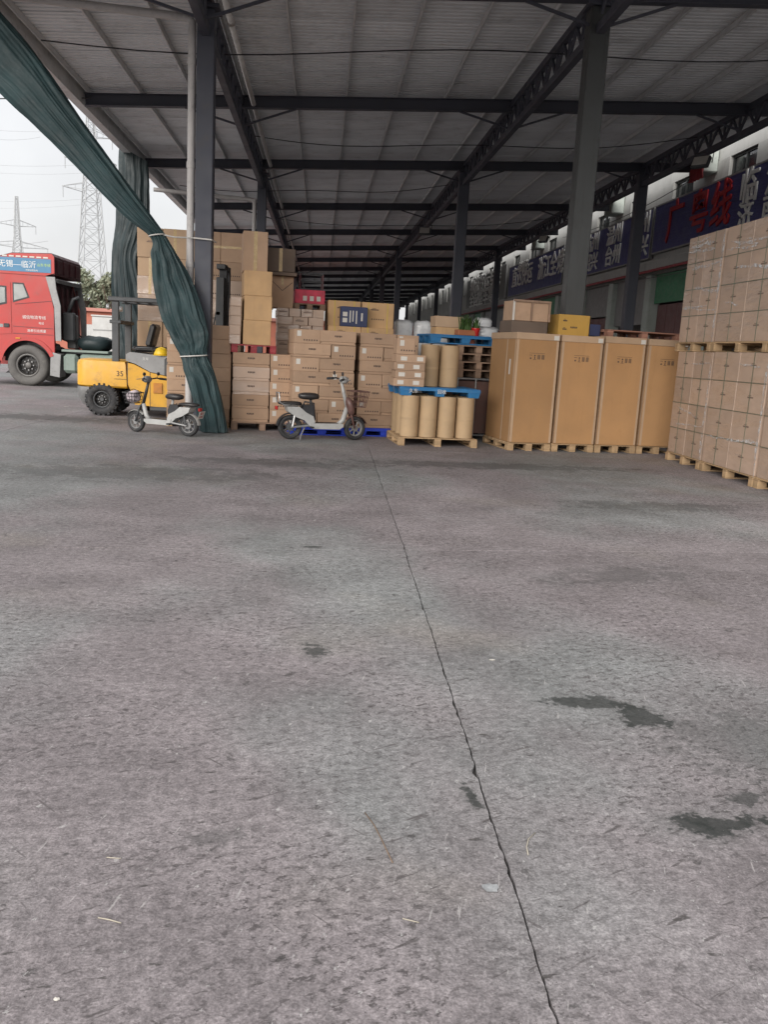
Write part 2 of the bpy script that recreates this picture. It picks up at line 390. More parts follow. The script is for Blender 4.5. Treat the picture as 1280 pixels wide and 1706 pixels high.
DIRT = mat('joint_dirt', (.045, .042, .04), .95, 0, .3, 20, bump=.4, bs=60)
gnd = MB().box(-900, 900, -300, 1500, -.5, -.035).build('ground', mat('yard_ground', (.2, .19, .18), .9, 0, .15, .05)); tag(gnd, kind='structure')

jx = lambda i, y: .535 + .018 * y + i * 5.2 + (.02 * sin(y * 1.3 + i) if i == 0 else 0)    # joints that run away from the camera
jy = lambda j, x: 5.83 + .115 * x + (j * 6.1)                                                # joints across
def wig(t, seed):
    return mnoise.noise((t.x * 2.2, t.y * 2.2, 3)) * .005 + mnoise.noise((t.x * 9, t.y * 9, 3)) * .0035 + mnoise.noise((t.x * 26, t.y * 26, 3)) * .0025
def edge(p, q_, rough, gap):
    """points from p to q_; both slabs at a joint share the line's wander, chips are each slab's own"""
    p = Vector(p); q_ = Vector(q_); L = (q_ - p).length; n = max(2, int(L / .02)) if rough else 1
    d = (q_ - p).normalized(); inw = Vector((-d.y, d.x)); out = []
    axis = Vector((abs(inw.x), abs(inw.y)))
    for k in range(n):
        t = p + d * L * k / n; u = Vector(t)
        if rough and 0 < k:
            f = min(1, k / 4, (n - k) / 4)
            chip = max(0, mnoise.noise((u.x * 7, u.y * 7, 20 + inw.x * 4)) - .42) * .05 + max(0, mnoise.noise((u.x * 22, u.y * 22, 30 + inw.x * 4)) - .1) * .008 + .002 * mnoise.noise((u.x * 70, u.y * 70, 5))
            t = t + axis * wig(u, 0) * rough * f + inw * (chip * rough * f)
        out.append(t + inw * gap)
    return out
for i in range(-5, 3):
    for j in range(-3, 14):
        nearj = (i in (-1, 0)) and j in (-1, 0, 1)
        def corner(a, b):
            y0 = 5.83 + 6.1 * b
            for _ in range(3): y0 = jy(b, jx(a, y0))
            return Vector((jx(a, y0), y0))
        c00, c10, c11, c01 = corner(i, j - 1), corner(i + 1, j - 1), corner(i + 1, j), corner(i, j)
        cen = (c00 + c10 + c11 + c01) / 4
        pts = []
        for p, q_, along in ((c00, c10, 0), (c10, c11, 1), (c11, c01, 0), (c01, c00, 1)):
            jn = along and ((i == 0 and p is c01) or (i == -1 and p is c10))
            r_ = (1 if jn else .3) if nearj and (jn or not along) else 0
            pts += edge(p, q_, r_, .0027 if jn else .009)
        n = len(pts); dz = R.uniform(-.001, .001) if not nearj else 0
        vs = [(p.x - cen.x, p.y - cen.y, dz) for p in pts]
        inn = [(p.x - cen.x, p.y - cen.y, -.25) for p in pts]
        m_ = MB(); m_.v = vs + inn; m_.f = [tuple(range(n))] + [(k, (k + 1) % n, (k + 1) % n + n, k + n) for k in range(n)]
        m_.build('concrete_slab', CONC, gnd, loc=(cen.x, cen.y, 0))
def grit_stuff(name, m, n, seed, s0, s1):
    rr = random.Random(seed); g_ = MB()
    for _ in range(n):
        y = 1.35 + 9 * rr.random() ** 1.7; x = .1 * y + rr.uniform(-.58, .58) * (y + .4)
        if rr.random() < .25: x = jx(0, y) + rr.gauss(0, .03)
        s = rr.uniform(s0, s1) * (.6 + .12 * y); a = rr.uniform(0, 6.3); e = rr.uniform(.5, 1.6)
        pts = [(x + s * cos(a + k * 1.57) * (e if k % 2 else 1), y + s * sin(a + k * 1.57) * (e if k % 2 else 1), .0004) for k in range(4)]
        g_.add(pts + [(x, y, s * .8)], [(0, 1, 4), (1, 2, 4), (2, 3, 4), (3, 0, 4)])
    me = bpy.data.meshes.new(name); me.from_pydata(g_.v, [], g_.f); me.materials.append(m); tag(ob(name, me), None, None, None, 'stuff')['label'] = 'loose ' + name.replace('_', ' ') + ' scattered over the concrete floor'
grit_stuff('dark_grit', mat('dark_grit', (.07, .064, .062), .9, 0, .3, 30), 1400, 5, .0008, .0022)
grit_stuff('pale_grit', mat('pale_grit', (.45, .43, .41), .9, 0, .2, 30), 500, 6, .0007, .0017)
jd = MB().box(-45, 26, -22, 96, -.034, -.016).build('joint_filler', DIRT, gnd)

# ---------------------------------------------------------------- canopy over the yard
SL, KY = .0644, .0233
HB, HC = 6.464, 5.909
rz_ = lambda x: SL * x
canopy = thing('loading_canopy', 'grey steel canopy on box columns with ribbed sheet roof over the freight yard', 'canopy')
BEAMS = [-3.8, 2.2, 7.8, 13.3, 19.24, 25.39, 32.65, 39.68, 45.91, 51.9, 57.88, 63.6, 70, 76, 82, 88, 94, 100, 106, 112, 118]
XT = {'l': -1.85, 'm': 3.94, 'r': 9.227}
XE0, XE1 = -5.02, 10.7
# cross beams: H sections
def hbeam(L, h, wd, t=.014):
    m = MB(); m.box(0, L, -wd / 2, wd / 2, h / 2 - t, h / 2); m.box(0, L, -wd / 2, wd / 2, -h / 2, -h / 2 + t); m.box(0, L, -.006, .006, -h / 2 + t, h / 2 - t); return m
bm_ = hbeam((XE1 - XE0) * sqrt(1 + SL * SL), .24, .15).mesh('cross_beam', STEEL)
for y in BEAMS:
    if y < ROOF_Y0: continue
    ob('cross_beam', bm_, canopy, (XE0, y + KY * XE0, HB + rz_(XE0)), (0, -math.atan(SL), KY))
# purlins (C section, lip down) over the beams
y0, y1 = ROOF_Y0, 120
pm = MB().box(-.004, .004, y0, y1, -.055, .055).box(-.03, .004, y0, y1, -.055, -.05).box(-.03, .004, y0, y1, .05, .055).mesh('purlin', PURL)
for k in range(-4, 11):
    x = -.70 + 1.06 * k
    ob('purlin', pm, canopy, (x, KY * x, HB + .12 + .056 + rz_(x)))
# tie rods between purlins
trm = MB().tube([(XE0, 0, 0), (XE1, 0, (XE1 - XE0) * SL)], .008, 5).mesh('tie_rod', DKG)
for a, b in zip(BEAMS, BEAMS[1:]):
    if a > 60 or b < ROOF_Y0: continue
    ob('tie_rod', trm, canopy, (0, (a + b) / 2 + KY * XE0, HB + .14 + .0 * a))
# ribbed roof sheets, laid across, each a sheet of its own
W_ = .9; prof = []
for r_ in range(6):
    b0 = r_ * .15; prof += [(b0, 0), (b0 + .085, 0), (b0 + .1, .038), (b0 + .135, .038)]
prof.append((.915, 0))
m_ = MB(); xs = (XE0 - .12, XE1 + .08)
for x in xs: m_.v += [(x, y + KY * x, z + rz_(x)) for y, z in prof]
n = len(prof); m_.f = [(i, i + 1, n + i + 1, n + i) for i in range(n - 1)]
rm = m_.mesh('roof_sheet', SHEET)
k = 0; y = ROOF_Y0
while y < 120:
    ob('roof_sheet', rm, canopy, (0, y, HB + .12 + .112 + .002 + .0012 * (k % 2))); y += W_; k += 1
# eave gutter on the open side and fascia on the building side
gt = MB().prism([(-.16, 0), (-.13, -.2), (.06, -.2), (.06, .14), (.052, .14), (.052, -.19), (-.122, -.19), (-.152, 0)], y0, y1)
gt.build('eave_gutter', GUTTER, canopy, loc=(XE0 - .1, KY * XE0, HB + .1 + rz_(XE0)))
# columns
CY = {'l': (13.83, 26.0, 45.9, 57.9, 70, 82, 94, 106), 'm': (13.4, 25.39, 45.9, 57.9, 70, 82, 94, 106), 'r': (13.6, 25.39, 45.9, 57.9, 70, 82, 94, 106)}
for key, ys in CY.items():
    x = XT[key]; cw = .26 if key == 'l' else .3
    ht = HB + rz_(x) - .18
    cm = MB().box(-cw / 2, cw / 2, -cw / 2, cw / 2, 0, ht, .012).mesh('column', STEELG if key == 'm' else STEEL)
    cm2 = cm.copy(); cm2.materials[0] = STEEL
    bp = MB().box(-.24, .24, -.24, .24, 0, .02, .003).mesh('base_plate', STEEL)
    for y in ys:
        c_ = ob('column', cm if (key != 'm' or y < 20) else cm2, canopy, (x, y + KY * x, 0)); ob('base_plate', bp, c_)
        MB().box(-.2, .2, -.2, .2, ht, ht + .05, .004).build('cap_plate', STEEL, c_)
# lattice trusses along each column row
def chord(L, s=.11): return MB().box(-s / 2, s / 2, 0, L, -s / 2, s / 2, .006)
for key, x in XT.items():
    ys = [ROOF_Y0 + .1] + [y + KY * x for y in CY[key]] + [119.5]
    zc = HC + rz_(x) + .06; zt = HB + rz_(x) + .02
    for a, b in zip(ys, ys[1:]):
        L = b - a
        tr = ob('truss', None, canopy, (x, a, 0))
        chord(L - .002, .13).build('bottom_chord', STEEL, tr, loc=(0, 0, zc)); chord(L - .002, .12).build('top_chord', STEEL, tr, loc=(0, 0, zt))
        nb = max(2, round(L / .74)); s_ = L / nb; H_ = zt - zc - .12
        bar = lambda p, q_: MB().tube([p, q_], .032, 4)
        up_ = bar((0, 0, 0), (0, s_ * .5, H_)).mesh('diagonal', STEEL); dn_ = bar((0, s_ * .5, H_), (0, s_, 0)).mesh('diagonal', STEEL)
        vt_ = bar((0, 0, 0), (0, 0, H_)).mesh('vertical', STEEL)
        if b < 50 and b > 9:
            for k in range(nb):
                if a + k * s_ < 7: continue
                for mm, nm in ((up_, 'diagonal'), (dn_, 'diagonal'), (vt_, 'vertical')): ob(nm, mm, tr, (0, k * s_ + .02, zc + .06))
        else:
            m_ = MB()
            for k in range(nb):
                for mm in (up_, dn_): m_.add([(v.co.x, v.co.y + k * s_, v.co.z) for v in mm.vertices], [tuple(p.vertices) for p in mm.polygons])
            tag(m_.build('truss_web', STEEL, tr, loc=(0, 0, zc + .06)), kind='stuff')
# knee braces from the beams down to the trusses
for y in BEAMS[3:11]:
    for key, x in XT.items():
        for s_ in (-1, 1):
            if key == 'r' and s_ == 1: continue
            xb = x + s_ * 1.15
            MB().tube([(x + s_ * .07, y + KY * x + .05, HC + rz_(x) + .12), (xb, y + KY * xb, HB + rz_(xb) - .12)], .028, 4).build('knee_brace', STEEL, canopy)
# pipe that runs beside the outer truss, with clamps, and rain pipes on the outer columns
xl = XT['l']
m_ = MB().tube([(xl + .26, ROOF_Y0, HB + rz_(xl) - .02), (xl + .26, 88, HB + rz_(xl) - .02)], .05, 10)
pp = m_.build('service_pipe', PIPE, canopy, 'all')
for y in (14.6, 20.4, 27, 34):
    MB().tube([(xl + .26, y - .05, HB + rz_(xl) - .02), (xl + .26, y + .05, HB + rz_(xl) - .02)], .068, 10).build('pipe_coupling', PIPE, pp, True)
for y, top in ((13.83 + KY * xl, 6.02), (26. + KY * xl, 5.45)):
    x = xl - .13 - .075; yy = y - .05
    m_ = MB().tube([(XE0 + .1, yy, top + .12), (x - .12, yy, top + .02), (x - .03, yy, top), (x, yy, top - .04), (x, yy, top - .16), (x, yy, .1)], .058, 12)
    dp = m_.build('rain_pipe', PIPE, canopy, True)
    for z in (5.4, 3.95, 2.5, 1.1):
        MB().tube([(x, yy, z), (x, yy, z + .09)], .068, 12).build('pipe_socket', PIPE, dp, True)
for (x0_, x1_, y_, sag) in ((-4.8, 10.4, 15.6, .16), (-1.8, 9.2, 22.0, .25), (-4.6, 3.9, 28.4, .2), (-1.8, 9.2, 35.5, .3)):
    MB().tube([(x0_ + (x1_ - x0_) * t / 20, y_ + .3 * sin(t * .5), HB - .02 + rz_(x0_ + (x1_ - x0_) * t / 20) - sag * 4 * (t / 20) * (1 - t / 20)) for t in range(21)], .011, 5).build('slung_cable', BLK, canopy)
# floodlights on the trusses
def floodlight(x, y, z, lab, rz):
    f = thing('floodlight', lab, 'floodlight', (x, y, z), rz)
    MB().box(-.22, .22, -.06, .06, -.3, 0, .02, Matrix.Rotation(-.5, 4, 'X')).build('housing', DKG, f)
    MB().box(-.19, .19, -.075, -.062, -.27, -.03, .004, Matrix.Rotation(-.5, 4, 'X')).build('lamp_glass', PAPER, f)
    MB().tube([(-.24, 0, -.15), (-.24, .05, .12), (.24, .05, .12), (.24, 0, -.15)], .014, 6).build('bracket', DKG, f)
floodlight(9.1, 21.2, 6.42, 'white floodlight hanging from the right-hand truss above the navy sign', -.9)
floodlight(9.1, 36.0, 6.4, 'small floodlight on the right-hand truss above the sign of city names', -.9)
floodlight(3.8, 33.4, 6.05, 'small lamp under the middle truss beyond the second column', -.3)

# ---------------------------------------------------------------- warehouse along the right
XW = 11.25
bld = thing('warehouse_building', 'two-storey grey rendered warehouse with shutters and long sign boards along the right', 'warehouse')
BAY = 3.85; YB0 = 29.35 - BAY * 4; NB = 27
YB1 = YB0 + NB * BAY
MB().box(XW, XW + .25, YB0, YB1, 4.42, 6.0).build('wall', WALLM, bld)
MB().box(XW, XW + .25, YB0, YB1, 7.25, 10.2).build('wall', WALLM, bld)
MB().box(XW - .45, XW - .002, YB0, YB1, 4.5, 4.78, .02).build('canopy_ledge', WALLM, bld)
MB().box(XW - .46, XW - .41, YB0, YB1, 4.42, 4.495).build('ledge_trim', REDW, bld)
MB().box(XW + 4, XW + 4.2, YB0, YB1, 0, 4.4).build('inner_wall', SHUTD, bld)
MB().box(XW + .26, XW + 4, YB0, YB1, 4.42, 4.6).build('inner_ceiling', SHUTD, bld)
sp = MB()
sl_n = 18
for k in range(sl_n):
    z0 = -k * .09; sp.prism([(0, z0), (.02, z0 - .02), (.02, z0 - .07), (0, z0 - .09)], 0, BAY - .62)
shm = {m.name: sp.mesh('shutter', m) for m in (SHUTG, SHUTD)}
pier = MB().box(-.02, .26, .0, BAY - 1.55, 0, 1.25).mesh('wall', WALLM)
for k in range(NB):
    yb = YB0 + k * BAY
    MB().box(XW - .09, XW + .3, yb - .24, yb + .24, 0, 4.415, .01).build('pilaster', PILA, bld)
    mk = SHUTG if k in (3, 7, 12) else SHUTD
    drop = (1.62, .8, 1.0, .95, 1.62, 1.2)[k % 6]
    so_ = ob('shutter', shm[mk.name], bld, (XW + .08, yb + .31, 4.41)); so_.scale.z = drop / 1.62
    if k % 6 in (3, 0, 5):
        d_ = MB()
        dr = ob('folding_door', None, bld, (XW + .2, yb + .31, 0))
        for t in range(4):
            MB().box(0, .05, t * .8, t * .8 + .77, 0, 4.41 - drop - .04, .01).build('door_leaf', SHUTR if k % 2 else SHUTD, dr)
    # upper window between two piers of wall
    ob('wall', pier, bld, (XW, yb - (BAY - 1.55) / 2, 6.0))
    wy0, wy1 = yb + (BAY - 1.55) / 2, yb + BAY - (BAY - 1.55) / 2
    wn_ = MB().box(XW + .12, XW + .17, wy0, wy1, 6.0, 7.25).build('window', GLASSD, bld)
    for (a, b, c_, d) in ((wy0, wy1, 6.0, 6.06), (wy0, wy1, 7.19, 7.25), (wy0, wy0 + .06, 6.06, 7.19), (wy1 - .06, wy1, 6.06, 7.19), ((wy0 + wy1) / 2 - .025, (wy0 + wy1) / 2 + .025, 6.06, 7.19)):
        MB().box(XW + .08, XW + .118, a, b, c_, d).build('frame', STEELG, wn_)
    if k in (3, 5, 8):
        MB().box(XW - .5, XW - .02, yb - .45, yb + .45, 6.95, 7.6, .03).build('air_conditioner', PILA, bld)

def sign(label, ya, yb, z0, z1, base, ribs, rows):
    """a board on the facade; letters read from the far end ya towards the near end yb"""
    s_ = thing('sign_board', label, 'sign', (XW - .16, 0, 0))
    if ribs:
        m_ = MB(); z = z0; poly = []
        while z < z1 - .01:
            m_.box(-.012, .0, yb, ya, z, z + .075); z += .095
        m_.box(.0, .03, yb, ya, z0, z1); m_.build('board', base, s_)
    else: MB().box(-.01, .03, yb, ya, z0, z1, .004).build('board', base, s_)
    for (a, b, c_, d) in ((yb - .05, ya + .05, z1, z1 + .05), (yb - .05, ya + .05, z0 - .05, z0), (yb - .05, yb, z0, z1), (ya, ya + .05, z0, z1)):
        MB().box(-.02, .1, a, b, c_, d).build('frame', GRY, s_)
    for (body, size, z, yc, m, sx) in rows:
        pitch = size * 1.0 * sx
        for k, ch in enumerate(body):
            if ch != ' ': text(ch, size, m, 'lettering', s_, (-.035, yc - (k - (len(body) - 1) / 2) * pitch, z), (pi / 2, 0, -pi / 2), .02, 'CENTER', sx, size * .012)
    return s_
sign('navy ribbed sign board with big red and white characters on the facade, nearest the camera', 29.1, 17.2, 5.12, 6.6, SIGNB, True,
     [('广', 1.35, 5.85, 27.35, LETR, .95), ('粤', 1.35, 5.85, 25.6, LETR, .95), ('线', 1.35, 5.85, 24.2, LETR, .95),
      ('临', .95, 6.1, 22.65, LETW, 1.05), ('沂', .95, 6.1, 21.3, LETW, 1.05), ('济', .8, 5.35, 22.7, LETW, 1.05), ('南', .8, 5.35, 21.4, LETW, 1.05)])
sign('navy sign board with two rows of white city names between the second and third columns', 39.6, 29.35, 5.0, 6.6, SIGNB, False,
     [('宁波 杭州 温州 湖州', .78, 6.17, 34.4, LETW, 1.15), ('义乌 绍兴 台州 嘉兴', .78, 5.4, 34.4, LETW, 1.15)])
sign('dull navy sign board with white route characters left of the nearest right-hand column', 51.6, 40.1, 4.95, 6.6, SIGNB, False,
     [('直达快运 浙江全境', 1.2, 5.85, 45.2, LETW, 1.0), ('专线直达', .55, 6.4, 48, LETW, 1.1)])
sign('grey sign board with two rows of faded characters, farthest readable one', 66.5, 52.6, 4.9, 6.9, SIGNG, False,
     [('物流货运专线', 1.3, 6.3, 59.5, LETW, 1.4), ('全国整车零担', 1.2, 5.35, 59.5, LETW, 1.5)])
# red folded cloth banner on the truss and wall cables
m_ = MB(); rows_ = []
for i in range(13):
    z = 7.0 - i * .062
    for j in range(15):
        a = j / 14; m_.v.append((.05 * sin(j * 1.9 + i * .35) , .45 - .9 * a + .03 * sin(i), z - 6 ))
for i in range(12):
    for j in range(14): m_.f.append((i * 15 + j, i * 15 + j + 1, i * 15 + 16 + j, i * 15 + 15 + j))
rb = tag(m_.build('cloth_banner', REDC, None, 'all', loc=(10.6, 25.0, 6.0 + .42)), 'folded red cloth hanging above the navy sign beside the white floodlight', 'cloth')
for (ya, yb_, z, sag, lab) in ((40, 26, 6.95, .25, 'black cable sagging along the facade above the city-name sign'), (32, 18, 4.35, .12, 'thin cable slung along the ledge under the nearest sign')):
    pts = [(XW - .3, ya + (yb_ - ya) * t / 12, z - sag * 4 * (t / 12) * (1 - t / 12)) for t in range(13)]
    tag(MB().tube(pts, .012, 5).build('wall_cable', BLK), lab, 'cable')

# far end of the covered yard: another shed closes the view
fs = thing('far_shed', 'dim grey shed closing the far end of the covered yard', 'shed', (-6, 124, 0))
MB().box(0, 17, 0, 6, 0, 6.4, .02).build('wall', WALLM, fs)
for k in range(4): MB().box(1.2 + k * 4, 3.6 + k * 4, -.04, -.002, 0, 3.6).build('shutter', SHUTD, fs)

# ---------------------------------------------------------------- pallets
def wood_pallet(label, x, y, z, wx, wy, rz=0, h=.13, m=WOOD, group='wooden pallets', boards=7, name='wooden_pallet'):
    """deck boards run along local x; three block rows seen from the front"""
    p = thing(name, label, 'pallet', (x, y, z), rz, group)
    bt = .02; bh = h - 3 * bt
    dm = bmesh_box(wx, wy / boards * .8, bt, m, .003); sm = bmesh_box(.1, wy, bt, m, .003); km = bmesh_box(.1, .12, bh, m, .004)
    for k in range(boards):
        o = ob('deck_board', dm, p, (R.uniform(-.006, .006), -wy / 2 + wy / boards * (k + .5) if boards > 1 else 0, h - bt), R.uniform(-.006, .006))
    for i in (-1, 0, 1):
        xx = i * (wx / 2 - .05)
        ob('stringer_board', sm, p, (xx, 0, h - 2 * bt)); ob('bottom_board', sm, p, (xx, 0, 0))
        for j in (-1, 0, 1): ob('block', km, p, (xx, j * (wy / 2 - .061), bt))
    return p

def plastic_pallet(label, x, y, z, wx, wy, rz=0, h=.14, m=BLUEP, runners=True):
    p = thing('plastic_pallet', label, 'pallet', (x, y, z), rz, 'blue plastic pallets')
    d = MB(); d.box(-wx / 2, wx / 2, -wy / 2, wy / 2, h - .03, h - .012, .003)
    nx = 7
    for k in range(nx):
        a = -wy / 2 + wy * k / nx; d.box(-wx / 2, wx / 2, a + .01, a + wy / nx - .015, h - .0119, h, .003)
    for s_ in (-1, 1): d.box(-wx / 2, wx / 2, s_ * wy / 2 - (.012 if s_ > 0 else 0), s_ * wy / 2 + (.012 if s_ < 0 else 0), h - .05, h - .0301)
    d.build('deck', m, p)
    for i in (-1, 0, 1):
        for j in (-1, 0, 1):
            f = MB(); a = .1 if i else .08; b = .085
            cx, cy = i * (wx / 2 - a), j * (wy / 2 - .08)
            vs = [(cx + sx * a * k_, cy + sy * .075 * k_, zz) for zz, k_ in ((h - .031, 1), (.021 if runners else 0, .8)) for sx, sy in ((-1, -1), (1, -1), (1, 1), (-1, 1))]
            f.add(vs, [(0, 1, 2, 3), (7, 6, 5, 4), (0, 4, 5, 1), (1, 5, 6, 2), (2, 6, 7, 3), (3, 7, 4, 0)]); f.build('foot', m, p)
    if runners:
        for j in (-1, 0, 1): MB().box(-wx / 2, wx / 2, j * (wy / 2 - .08) - .05, j * (wy / 2 - .08) + .05, 0, .02, .003).build('runner', m, p)
    return p

# ---------------------------------------------------------------- cartons
class Frame:
    """a stack's own frame: origin, turn; cartons are given in its local x / depth / height"""
    def __init__(s, x, y, rz): s.x, s.y, s.rz = x, y, rz
    def at(s, lx, ly, z): return (s.x + lx * cos(s.rz) - ly * sin(s.rz), s.y + lx * sin(s.rz) + ly * cos(s.rz), z)

def prints(w_, kind, side=-1):
    m = MB(); e = .0015
    if kind == 'mark':          # a short logo-like line in the middle
        for k in range(5): m.box(-.06 + k * .024, -.06 + k * .024 + .017, -e, 0, -.012 - .004 * (k % 2), .014)
    elif kind == 'row':
        for k in range(6): m.box(-.11 + k * .04, -.11 + k * .04 + .02, -e, 0, -.012, .012)
    elif kind == 'line':
        m.box(-.07, .07, -e, 0, -.009, .009); m.box(-.05, .02, -e, 0, .018, .026)
    elif kind == 'icons':
        r = .022
        for k in range(4):
            x = -.09 + k * .058
            if k == 0: m.lathe([(r * .55, 0), (r * .55, e)], 10, Matrix.Translation((x, 0, -.02)) @ Matrix.Rotation(pi / 2, 4, 'X')); m.box(x - .02, x + .02, -e, 0, .018, .024)
            elif k == 1: m.lathe([(r * .5, 0), (r * .5, e)], 10, Matrix.Translation((x, 0, .016)) @ Matrix.Rotation(pi / 2, 4, 'X')); m.box(x - .006, x + .006, -e, 0, -.03, .0); m.box(x - .022, x + .022, -e, 0, -.038, -.033)
            else:
                for q_ in range(3): m.box(x - .018 + q_ * .014, x - .01 + q_ * .014, -e, 0, -.03, .03)
        m.box(-.11, .11, -e, 0, .045, .049)
    return m
PR = {k: prints(0, k).mesh('print', INK) for k in ('mark', 'row', 'line', 'icons')}
PRF = prints(0, 'line').mesh('print', INKF)
LBL = MB().box(-.032, .032, -.0015, 0, -.042, .042).mesh('paper_label', PAPER)
LBW = MB().box(-.048, .048, -.0015, 0, -.03, .03).mesh('paper_label', PAPER)

def carton(F, x0, x1, z0, z1, label, style='plain', m=None, dep=.8, y=0, group='cartons', name='carton', jit=.011, cat='carton', extra=None):
    m = m or CARD; g = .0035
    sx, sz = x1 - x0 - 2 * g, z1 - z0 - .001
    loc = F.at((x0 + x1) / 2 + R.uniform(-jit, jit) * .5, y + dep / 2 + R.uniform(-jit, jit), z0 + .0005); rz = F.rz + R.uniform(-jit, jit) * .8
    if style == 'lid':
        o = ob(name, bmesh_box(sx - .02, dep - .02, sz - .001, m), None, loc, rz)
        ob('lid', bmesh_box(sx, dep, sz * .8, m), o, (0, 0, sz * .2 + .001))
        ob('lower_band', bmesh_box(sx - .004, dep - .004, sz * .1, m), o, (0, 0, .0))
        ob('print', PR['mark'], o, (0, -dep / 2 - .0005, sz * .62))
    else:
        o = ob(name, bmesh_box(sx, dep, sz, m), None, loc, rz)
        f = -dep / 2 - .0005
        if style == 'end':
            ob('paper_label', LBL, o, (-sx / 2 + .075, f, sz * .7)); pr = ob('print', PR['row'], o, (sx * .12, f, sz * .25))
        elif style == 'tape':
            ob('tape', MB().box(-.028, .028, f - .001, f, 0, sz).mesh('tape', TAPE), o)
        elif style == 'tapeh':
            ob('tape', MB().box(-sx / 2, sx / 2, f - .001, f, sz * .5 - .022, sz * .5 + .022).mesh('tape', TAPE), o)
        elif style == 'mark': ob('print', PR['mark'], o, (0, f, sz * .55))
        elif style == 'line': ob('print', PRF, o, (R.uniform(-.02, .02), f, sz * R.uniform(.5, .6)))
        elif style == 'labels':
            for t in (-.12, .12): ob('paper_label', LBW, o, (t + R.uniform(-.02, .02), f, sz * .5))
    tag(o, label, cat, group)
    if extra: extra(o, sx, dep, sz)
    return o

def rows(n, z0, z1): return [(z0 + (z1 - z0) * k / n, z0 + (z1 - z0) * (k + 1) / n) for k in range(n)]
TURN = radians(8)

# --- the stack behind the tied-up curtain (S), seven rows
F = Frame(-2.47, 14.12, radians(4))
wood_pallet('wooden pallet under the cartons behind the tied curtain', *F.at(.5, .45, 0), 1.02, .9, F.rz, .09)
for k, (a, b) in enumerate(rows(7, .09, 1.66)):
    hw = .42 if k % 2 else .6
    carton(F, 0, hw, a, b, f'brown carton behind the tied curtain, {ORD[k]} row, left one', 'end' if k % 2 else 'lid', group='cartons behind the curtain')
    carton(F, hw, 1.02, a, b, f'brown carton behind the tied curtain, {ORD[k]} row, right one', 'plain', group='cartons behind the curtain')

# --- stack A right of the curtain, five rows on a dark wooden pallet
F = Frame(-1.40, 14.02, TURN)
wood_pallet('dark wooden pallet under the five-row stack right of the curtain', *F.at(.5, .45, 0), 1.02, .9, F.rz, .13, WOODO)
for k, (a, b) in enumerate(rows(5, .13, 1.25)):
    carton(F, 0, .6, a, b, f'wide carton in the five-row stack right of the curtain, {ORD[k]} row', 'lid', CARDW if k in (2, 3) else None, group='cartons right of the curtain')
    carton(F, .605, 1.0, a, b, f'labelled carton end in the five-row stack right of the curtain, {ORD[k]} row', 'end', group='cartons right of the curtain')
wood_pallet('red painted pallet on top of the five-row carton stack', *F.at(.33, .42, 1.251), .72, .84, F.rz, .13, REDW)
for k, (a, b) in enumerate(rows(3, 1.382, 2.54)):
    carton(F, .15, .60, a, b, f'pale orange plywood case on the red pallet, {["bottom", "middle", "top"][k]} of three', 'row' if k == 2 else 'plain', CARDO, group='plywood cases', cat='case', name='plywood_case')
for k, (a, b) in enumerate(rows(5, 1.382, 2.12)):
    carton(F, -.06, .12, a, b, f'narrow film-wrapped carton left of the plywood cases, {ORD[k]} of five', 'plain', CARDW, group='narrow wrapped cartons', dep=.6)

# --- rear stack R behind the forklift
F = Frame(-3.52, 16.95, 0)
for k, x in enumerate((.52, 1.55)):
    wood_pallet(f'wooden pallet under the tall rear stack, {["left", "right"][k]} one behind the forklift', *F.at(x, .45, 0), 1.0, .9, 0, .12, WOODO)
zs = [.12, .66, 1.2, 1.72, 2.22, 2.56, 2.9, 3.44]
xsR = [0, .48, .93, 1.29, 1.56, 1.98]
cols = ['far left', 'second', 'third', 'fourth', 'right']
for k, (a, b) in enumerate(zip(zs, zs[1:])):
    for c_, (xa, xb) in enumerate(zip(xsR, xsR[1:])):
        carton(F, xa, xb, a, b, f'carton in the tall rear stack behind the forklift, {ORD[k]} row, {cols[c_]} column', ('tapeh' if k == 6 else 'end') if c_ > 2 else ('tape' if (k + c_) % 3 else 'line'),
               (CARDP if c_ < 3 else CARD) if k in (0, 1, 2, 5, 6) else CARDW, group='tall rear stack cartons')

# --- stack M: small wrapped cartons, and the big cartons on the plywood cases
F = Frame(-.76, 15.0, radians(5))
wood_pallet('wooden pallet under the stack of small wrapped cartons', *F.at(.4, .6, 0), .82, 1.2, F.rz, .13, WOODO)
for k, (a, b) in enumerate(rows(3, .13, 1.2)):
    carton(F, 0, .8, a, b, f'large carton under the small wrapped cartons, {ORD[k]} of three', 'plain', CARDW, 1.2, group='hidden lower cartons')
for k, (a, b) in enumerate(rows(6, 1.2, 2.03)):
    n = 4 if k % 2 else 3
    for j in range(n):
        carton(F, .8 * j / n, .8 * (j + 1) / n, a, b, f'small film-wrapped carton right of the plywood cases, {ORD[k]} row, {["first", "second", "third", "fourth"][j]} from left', 'line' if (j + k) % 2 else 'plain', CARDW, .6, group='small wrapped cartons')
        if k == 5: carton(F, .8 * j / n, .8 * (j + 1) / n, a, b, f'small wrapped carton at the back of the top row, {["first", "second", "third", "fourth"][j]} from left', 'plain', CARDW, .6, .605, group='small wrapped cartons')
F2 = Frame(-1.40, 14.25, TURN)
def vtape(o, sx, dep, sz):
    f = -dep / 2 - .0005
    MB().box(-.02, .02, f - .0012, f, sz * .72, sz).build('tape', TAPE, o)
    for s_ in (-1, 1): MB().tube([(s_ * .17, f, sz * .82), (0, f, sz * .55)], .006, 4).build('marker_stroke', INK, o)
carton(F2, .63, 1.02, 2.031, 2.56, 'brown carton with a dark V mark right of the plywood cases', 'plain', None, .5, .75, group='upper cartons', extra=vtape)
carton(F2, .10, .50, 2.542, 3.17, 'tall olive-brown carton with white tape on the plywood cases', 'tape', CARD, .55, group='upper cartons')
